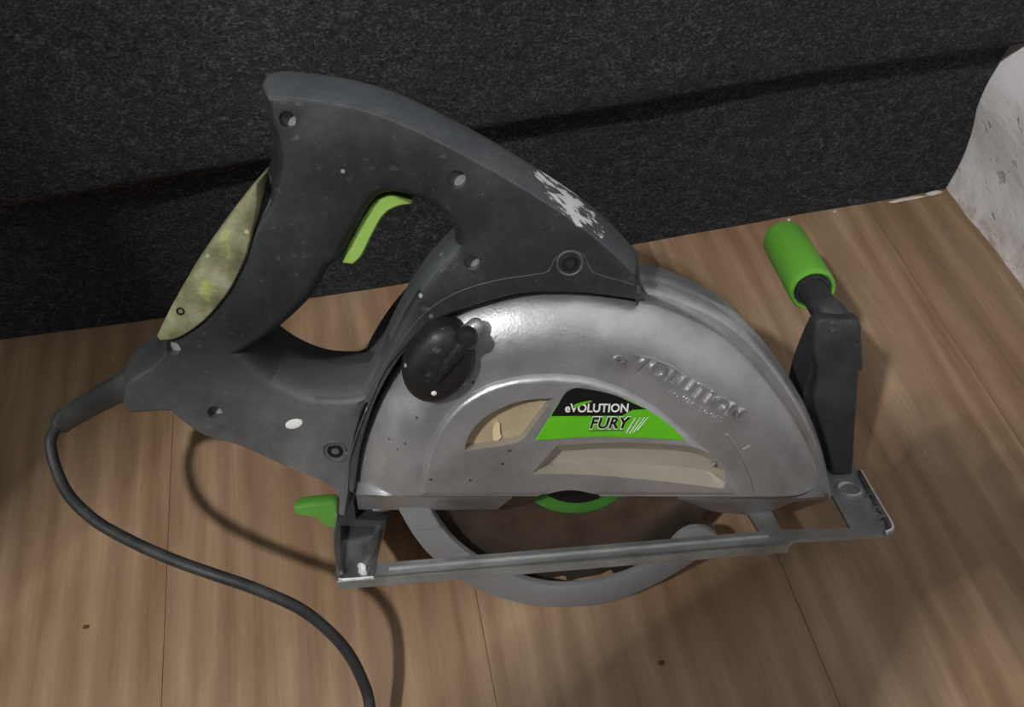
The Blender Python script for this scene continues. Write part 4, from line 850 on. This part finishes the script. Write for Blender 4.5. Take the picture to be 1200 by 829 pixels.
for y0, y1 in ((-26, 41),):
    ring_a = [(-131-(y+26)*7.6/67, y) for y in (-26, -5, 20, 41)]
    lo = [bm.verts.new((x*MM, y*MM, (zbase(x)-0.5)*MM)) for x, y in ring_a]; hi = [bm.verts.new(((x-1.2)*MM, y*MM, (zbase(x)+h)*MM)) for (x, y), h in zip(ring_a, (2, 6, 8, 10))]
    lo2 = [bm.verts.new(((x+2.2)*MM, y*MM, (zbase(x)-0.5)*MM)) for x, y in ring_a]; hi2 = [bm.verts.new(((x+1.2)*MM, y*MM, (zbase(x)+h)*MM)) for (x, y), h in zip(ring_a, (2, 6, 8, 10))]
    for p, q in ((lo, hi), (hi, hi2), (hi2, lo2), (lo2, lo)): bridge(bm, p, q, False)
    bm.faces.new([lo[0], hi[0], hi2[0], lo2[0]]); bm.faces.new([lo[-1], hi[-1], hi2[-1], lo2[-1]])
saw_part('rear_flange', bm, M_CHROME, base, 30)
for nm, key, rad, dz in (('bent_strip', 'strip', 0.0026, 0.0004), ('flange_edge', 'flange_edge', 0.0014, 0.0)):
    bm = bmesh.new(); tube(bm, spline([(q[0]*MM, q[2]*MM, q[1]*MM+dz) for q in OUT[key]], 5), rad, 12); saw_part(nm, bm, M_CHROME, base)
bm = slab([(-131, -26), (-112, -26), (-109, 32), (-136, 32)], 1.0, dz=1.0); saw_part('rear_plate', bm, M_CHROME, base, 20)
bm = bmesh.new(); tube(bm, spline([(166.0*MM, -26*MM, (zbase(166)+0.5)*MM), (169.5*MM, -25*MM, (zbase(168)+1.2)*MM), (171.4*MM, -21*MM, (zbase(170)+1.6)*MM), (172.5*MM, -8*MM, (zbase(171)+1.6)*MM), (174*MM, 8*MM, (zbase(172)+1.4)*MM), (176*MM, 29*MM, (zbase(174)+1.2)*MM)], 5), 0.0016, 8); saw_part('front_lip', bm, M_CHROME, base)
for k, y in enumerate((-14, -6, 6)):
    bm = bmesh.new(); box(bm, ((170.5+k*0.7)*MM, y*MM, (zbase(171)+1.6)*MM), (0.006, 0.0016, 0.0016)); saw_part('guide_mark', bm, M_CHROME, base)
bm = bmesh.new(); lathe(bm, (0.163, 0.014, (zbase(163)-0.4)*MM), (0, 0, 1), [(0.0075, 0), (0.0075, 0.0014), (0.0062, 0.0020), (0.0050, 0.0012), (0.0048, 0), ], 24); saw_part('rivet', bm, M_STEEL, base)
saw_part('depth_bracket', plate(OUT['foot_block'], [(0.4, 12), (0, 13), (0, 44)]), M_BLACK2)
pa, pb = OUT['pin']; bm = bmesh.new(); tube(bm, [(pa[0]*MM, 22*MM, pa[1]*MM), (pb[0]*MM, 22*MM, pb[1]*MM)], 0.0021, 12); saw_part('hinge_pin', bm, M_CHROME)
wing = saw_part('wing_nut', plate(OUT['wing'], [(1.4, 31), (0.3, 32.5), (0, 34), (0, 39), (1.0, 41)]), simple('dull_green_plastic', srgb(98, 164, 66), 0.55, 0, 0.08, 25))

# --- front bracket with the green grip
bf, bb = OUT['bracket_front'], OUT['bracket_back']
bm = plate(bf, [(1.6, 29), (0.4, 30), (0, 32), (0, 38)]); bracket = saw_part('grip_bracket', bm, M_BLACK2)
bm = plate(bb, [(0, 37), (0, 60), (1.5, 63)]); saw_part('bracket_web', bm, M_BLACK2, bracket)
K0, K1 = Vector((0.1532, 0.080, 0.0648)), Vector((0.1585, 0.152, 0.0733)); ka = (K1-K0).normalized(); kl = (K1-K0).length
stem0 = Vector((0.1600, 0.052, 0.0530))
bm = bmesh.new(); tube(bm, spline([stem0+Vector((0.001, -0.012, -0.022)), stem0, K0-ka*0.016, K0+ka*0.01], 5), [0.0098]*6+[0.0088]*4+[0.0080]*6, 16); saw_part('grip_stem', bm, M_BLACK2, bracket)
bm = bmesh.new(); lathe(bm, K0, ka, [(0.0106, 0.004), (0.0114, 0.0), (0.0126, -0.0006), (0.0136, 0.0012), (0.0138, 0.006), (0.0138, kl-0.004), (0.0128, kl-0.001), (0.0115, kl), (0, kl)], 40)
grip = saw_part('front_grip', bm, M_GREEN)
bm = bmesh.new(); lathe(bm, K0, ka, [(0, 0.001), (0.0085, 0.001), (0.0088, -0.001), (0.0098, -0.001), (0.0100, 0.002), (0.0110, 0.002), (0.0110, 0.005), (0, 0.005)], 32); saw_part('grip_core', bm, M_BLACK2, grip)
bm = bmesh.new(); tube(bm, [(0.1390, 0.036, -0.006), (0.143, 0.032, -0.012), (0.1445, 0.032, -0.020), (0.147, 0.034, -0.030)], 0.0026, 10); saw_part('clamp_wire', bm, M_CHROME, bracket)

# --- cable with its strain relief boot (points measured on the floor plan, then brought into the saw's own frame)
inv = SAW.matrix_world.inverted()
def S(p): return inv @ Vector(p) - BASE_SHIFT
cab = [(-0.2125, 0.280, 0.1015), (-0.2165, 0.271, 0.1025), (-0.217, 0.264, 0.1005), (-0.215, 0.253, 0.0965), (-0.208, 0.237, 0.0935), (-0.194, 0.220, 0.092), (-0.176, 0.205, 0.0915),
       (-0.153, 0.189, 0.0915), (-0.131, 0.176, 0.0905), (-0.112, 0.1665, 0.084), (-0.093, 0.156, 0.072), (-0.081, 0.145, 0.059), (-0.074, 0.135, 0.046), (-0.070, 0.123, 0.034),
       (-0.069, 0.112, 0.025), (-0.071, 0.085, 0.013), (-0.078, 0.045, 0.005), (-0.09, 0.0, 0.0036), (-0.13, -0.10, 0.0036), (-0.22, -0.24, 0.0036), (-0.36, -0.34, 0.0036)]
bm = bmesh.new(); tube(bm, [S(p) for p in spline(cab, 5)], 0.0031, 12); cable = saw_part('power_cable', bm, M_RUBBER)
b0 = Vector((-0.218, 0.008, 0.0675)); b1 = S(cab[0])
q = [b0+Vector((0.012, 0, 0.008)), b0, b0.lerp(b1, 0.35)+Vector((0, 0, 0.001)), b0.lerp(b1, 0.7)+Vector((0, 0, 0.001)), b1]
bm = bmesh.new(); sp = spline(q, 5); tube(bm, sp, [0.0082-0.0022*i/len(sp)+(0.0004 if i % 4 == 0 else 0) for i in range(len(sp))], 16); boot = saw_part('cable_boot', bm, M_RUBBER)
bm = bmesh.new(); bmesh.ops.create_uvsphere(bm, u_segments=14, v_segments=8, radius=0.0054, matrix=Matrix.Translation(b1)); saw_part('boot_end', bm, M_RUBBER, boot)

# ------------------------------------------------------------------ small debris
def crumb(name, label, at, size, mat, seed, cat='crumb'):
    bm = bmesh.new(); bmesh.ops.create_icosphere(bm, subdivisions=2, radius=1.0)
    for v in bm.verts:
        v.co = Vector((v.co.x*size[0], v.co.y*size[1], v.co.z*size[2]))*(1+0.35*noise.noise(v.co*1.7+Vector((seed, 0, 0))))
    z0 = min(v.co.z for v in bm.verts); bmesh.ops.translate(bm, verts=bm.verts, vec=(0, 0, -z0))
    o = link(name, finish(bm), mat, None, 30); o.location = at; tag(o, label, cat)
M_CRUMB = simple('plaster_crumb_white', srgb(214, 208, 200), 0.9, 0, 0.1, 200)
M_BROWN = simple('dirt', srgb(92, 66, 46), 0.9)
crumb('plaster_flake', 'long white plaster flake on the floor where the sofa meets the white wall', (0.4325, 0.4195, 0), (0.0075, 0.002, 0.0022), M_CRUMB, 1, 'flake')
crumb('plaster_dust', 'thin line of white plaster dust along the foot of the sofa near the wall', (0.409, 0.4195, 0), (0.016, 0.0016, 0.0010), M_CRUMB, 2, 'dust')
crumb('plaster_crumb', 'tiny white crumb at the sofa foot just right of the green grip', (0.305, 0.4195, 0), (0.0016, 0.0013, 0.0012), M_CRUMB, 3)
crumb('plaster_crumb', 'tiny white crumb at the sofa foot between the green grip and the dust line', (0.345, 0.4198, 0), (0.0013, 0.0012, 0.0010), M_CRUMB, 4)
crumb('dirt_crumb', 'dark crumb on the floor left of the power cable near the bottom edge', (-0.237, 0.199, 0), (0.0016, 0.0013, 0.0008), M_BROWN, 5)
crumb('dirt_crumb', 'dark crumb on the floor below the right half of the silver guard', (0.096, 0.106, 0), (0.0018, 0.0014, 0.0008), M_BROWN, 6)

# ------------------------------------------------------------------ the photographer, kneeling behind and left of the view (outside the frame, casts the arm shadow on the floor)
def build_person():
    root = bpy.data.objects.new('person', None); COL.objects.link(root); root.location = (-0.60, -0.70, 0)
    tag(root, 'person in dark jumper and jeans kneeling on the floor, left arm stretched out', 'person')
    d, r = Vector((0.6, 0.8, 0)), Vector((0.8, -0.6, 0)); up = Vector((0, 0, 1)); P = Vector((-0.60, -0.71, 0.50))
    V, Ed, Rd, Zn = [], [], [], []
    def v(p, rad, prev=None, zone=0):
        V.append(Vector(p)); Rd.append(rad if isinstance(rad, tuple) else (rad, rad)); Zn.append(zone)
        if prev is not None: Ed.append((prev, len(V)-1))
        return len(V)-1
    pel = v(P, (0.135, 0.115)); wai = v(P+d*0.07+up*0.14, (0.125, 0.105), pel); che = v(P+d*0.18+up*0.30, (0.145, 0.12), wai)
    nb = v(P+d*0.29+up*0.43, (0.085, 0.075), che); nk = v(P+d*0.34+up*0.49, 0.055, nb, 1)
    h0 = v(P+d*0.39+up*0.55, 0.080, nk, 1); h1 = v(P+d*0.41+up*0.62, 0.092, h0, 1); v(P+d*0.40+up*0.68, 0.070, h1, 1)
    for s in (-1, 1):
        hip = v(P+r*0.09*s-up*0.02, 0.095, pel, 2); th = v(P+r*0.10*s+d*0.07-up*0.22, 0.082, hip, 2); kn = v(P+r*0.11*s+d*0.13-up*0.435, 0.060, th, 2)
        ca = v(P+r*0.11*s-d*0.08-up*0.440, 0.058, kn, 2); an = v(P+r*0.11*s-d*0.27-up*0.455, 0.042, ca, 2); v(P+r*0.11*s-d*0.36-up*0.462, 0.036, an, 3)
    def arm(s, el, wr, tip, palm_n):
        sh = v(P+d*0.27+up*0.41+r*0.175*s, 0.062, nb); e = v(el, 0.051, sh); m = v(Vector(el).lerp(Vector(wr), 0.45), 0.048, e); w = v(wr, 0.037, m); w2 = v(Vector(wr).lerp(Vector(tip), 0.08), 0.027, w, 1)
        a = (Vector(tip)-Vector(wr)); L = a.length; a.normalize(); n = Vector(palm_n).normalized(); side = a.cross(n).normalized(); W0 = Vector(wr)
        pm = v(W0+a*L*0.32, (0.036, 0.018), w2, 1)
        for k, (o, ln) in enumerate(((-0.030, 0.84), (-0.010, 0.97), (0.010, 0.93), (0.029, 0.76))):
            b = v(W0+a*L*0.52+side*o, 0.0105, pm, 1); c = v(W0+a*L*(0.52+(ln-0.52)*0.5)+side*o*1.12-n*0.006, 0.0092, b, 1); v(W0+a*L*ln+side*o*1.15-n*0.024, 0.0078, c, 1)
        t0 = v(W0+a*L*0.24-side*0.036-n*0.004, 0.0125, pm, 1); t1 = v(W0+a*L*0.42-side*0.058-n*0.012, 0.0105, t0, 1); v(W0+a*L*0.56-side*0.064-n*0.022, 0.0085, t1, 1)
    arm(-1, (-0.380, -0.146, 0.780), (-0.182, -0.050, 0.630), (-0.027, 0.010, 0.575), (0.15, 0.1, 1))
    C0 = Vector((0, 0, CAM_H)); cr, cu, cb = Vector(CAM_RIGHT), Vector(CAM_UP), Vector(CAM_BACK)
    ph = C0+cb*0.011+cr*0.055-cu*0.018
    arm(1, (0.02, -0.47, 0.66), ph+cr*0.10-cu*0.08+cb*0.15, ph+cr*0.075+cu*0.015+cb*0.038, cb)
    me = bpy.data.meshes.new('body'); me.from_pydata([p-root.location for p in V], Ed, [])
    ob = bpy.data.objects.new('body', me); COL.objects.link(ob)
    md = ob.modifiers.new('skin', 'SKIN'); md.use_smooth_shade = True
    sv = me.skin_vertices[0].data
    for i, q in enumerate(Rd): sv[i].radius = q
    sv[0].use_root = True
    sb = ob.modifiers.new('sub', 'SUBSURF'); sb.levels = 2; sb.render_levels = 2
    bpy.context.view_layer.update()
    new = bpy.data.meshes.new_from_object(ob.evaluated_get(bpy.context.evaluated_depsgraph_get()))
    ob.modifiers.clear(); ob.data = new; ob.parent = root
    new.materials.clear()
    for m_ in (simple('dark_jumper', srgb(48, 50, 58), 0.9), simple('skin_tone', srgb(196, 150, 124), 0.6), simple('blue_jeans', srgb(58, 70, 96), 0.9), simple('dark_socks', srgb(40, 40, 42), 0.9)): new.materials.append(m_)
    Q = [p-root.location for p in V]
    for f in new.polygons:
        c = f.center; f.use_smooth = True
        f.material_index = Zn[min(range(len(Q)), key=lambda i: (Q[i]-c).length_squared)]
    H = P+d*0.405+up*0.615-root.location
    def ball(name, c, s, mat, parent):
        bm = bmesh.new(); bmesh.ops.create_uvsphere(bm, u_segments=20, v_segments=14, radius=1.0)
        for q in bm.verts:
            q.co = Vector(c)+r*q.co.x*s[0]+d*q.co.y*s[1]+up*q.co.z*s[2]
        return link(name, finish(bm), mat, parent, 60)
    hair = simple('brown_hair', srgb(52, 38, 30), 0.7); skin = new.materials[1]
    ball('hair', H-d*0.022+up*0.040, (0.098, 0.100, 0.085), hair, root)
    for s in (-1, 1):
        e = ball('eye', H+d*0.088+r*0.032*s-up*0.005, (0.012, 0.010, 0.010), simple('eye_white', srgb(230, 228, 224), 0.3), root)
        ball('iris', H+d*0.097+r*0.032*s-up*0.006, (0.005, 0.003, 0.005), simple('brown_iris', srgb(60, 42, 30), 0.3), e)
        ball('ear', H-d*0.005+r*0.092*s-up*0.015, (0.010, 0.020, 0.032), skin, root)
    ball('nose', H+d*0.098-up*0.032, (0.013, 0.016, 0.024), skin, root)
    ball('mouth', H+d*0.086-up*0.066, (0.024, 0.008, 0.007), simple('lips', srgb(168, 100, 92), 0.5), root)
    # the phone in the right hand
    M = Matrix(((cr.x, cu.x, cb.x), (cr.y, cu.y, cb.y), (cr.z, cu.z, cb.z)))
    t = bpy.data.objects.new('mobile_phone', None); COL.objects.link(t); t.location = ph
    tag(t, 'dark mobile phone held sideways in the right hand of the kneeling person', 'phone')
    bm = bmesh.new(); box(bm, (0, 0, 0), (0.146, 0.071, 0.0075), M); bmesh.ops.bevel(bm, geom=bm.edges[:], offset=0.003, segments=2, affect='EDGES')
    link('phone_case', finish(bm), simple('phone_black', srgb(30, 30, 33), 0.35), t)
    bm = bmesh.new(); box(bm, cb*0.0039, (0.138, 0.064, 0.0006), M); link('screen', finish(bm), simple('phone_glass', srgb(16, 17, 20), 0.1), t, 0)
    bm = bmesh.new(); lathe(bm, -cr*0.055+cu*0.018-cb*0.0035, -cb, [(0.0052, 0), (0.0052, 0.0012), (0.004, 0.0014), (0.0036, 0.0009), (0, 0.0009)], 20); link('camera_lens', finish(bm), simple('lens_ring', srgb(60, 60, 64), 0.2, 0.6), t)
build_person()
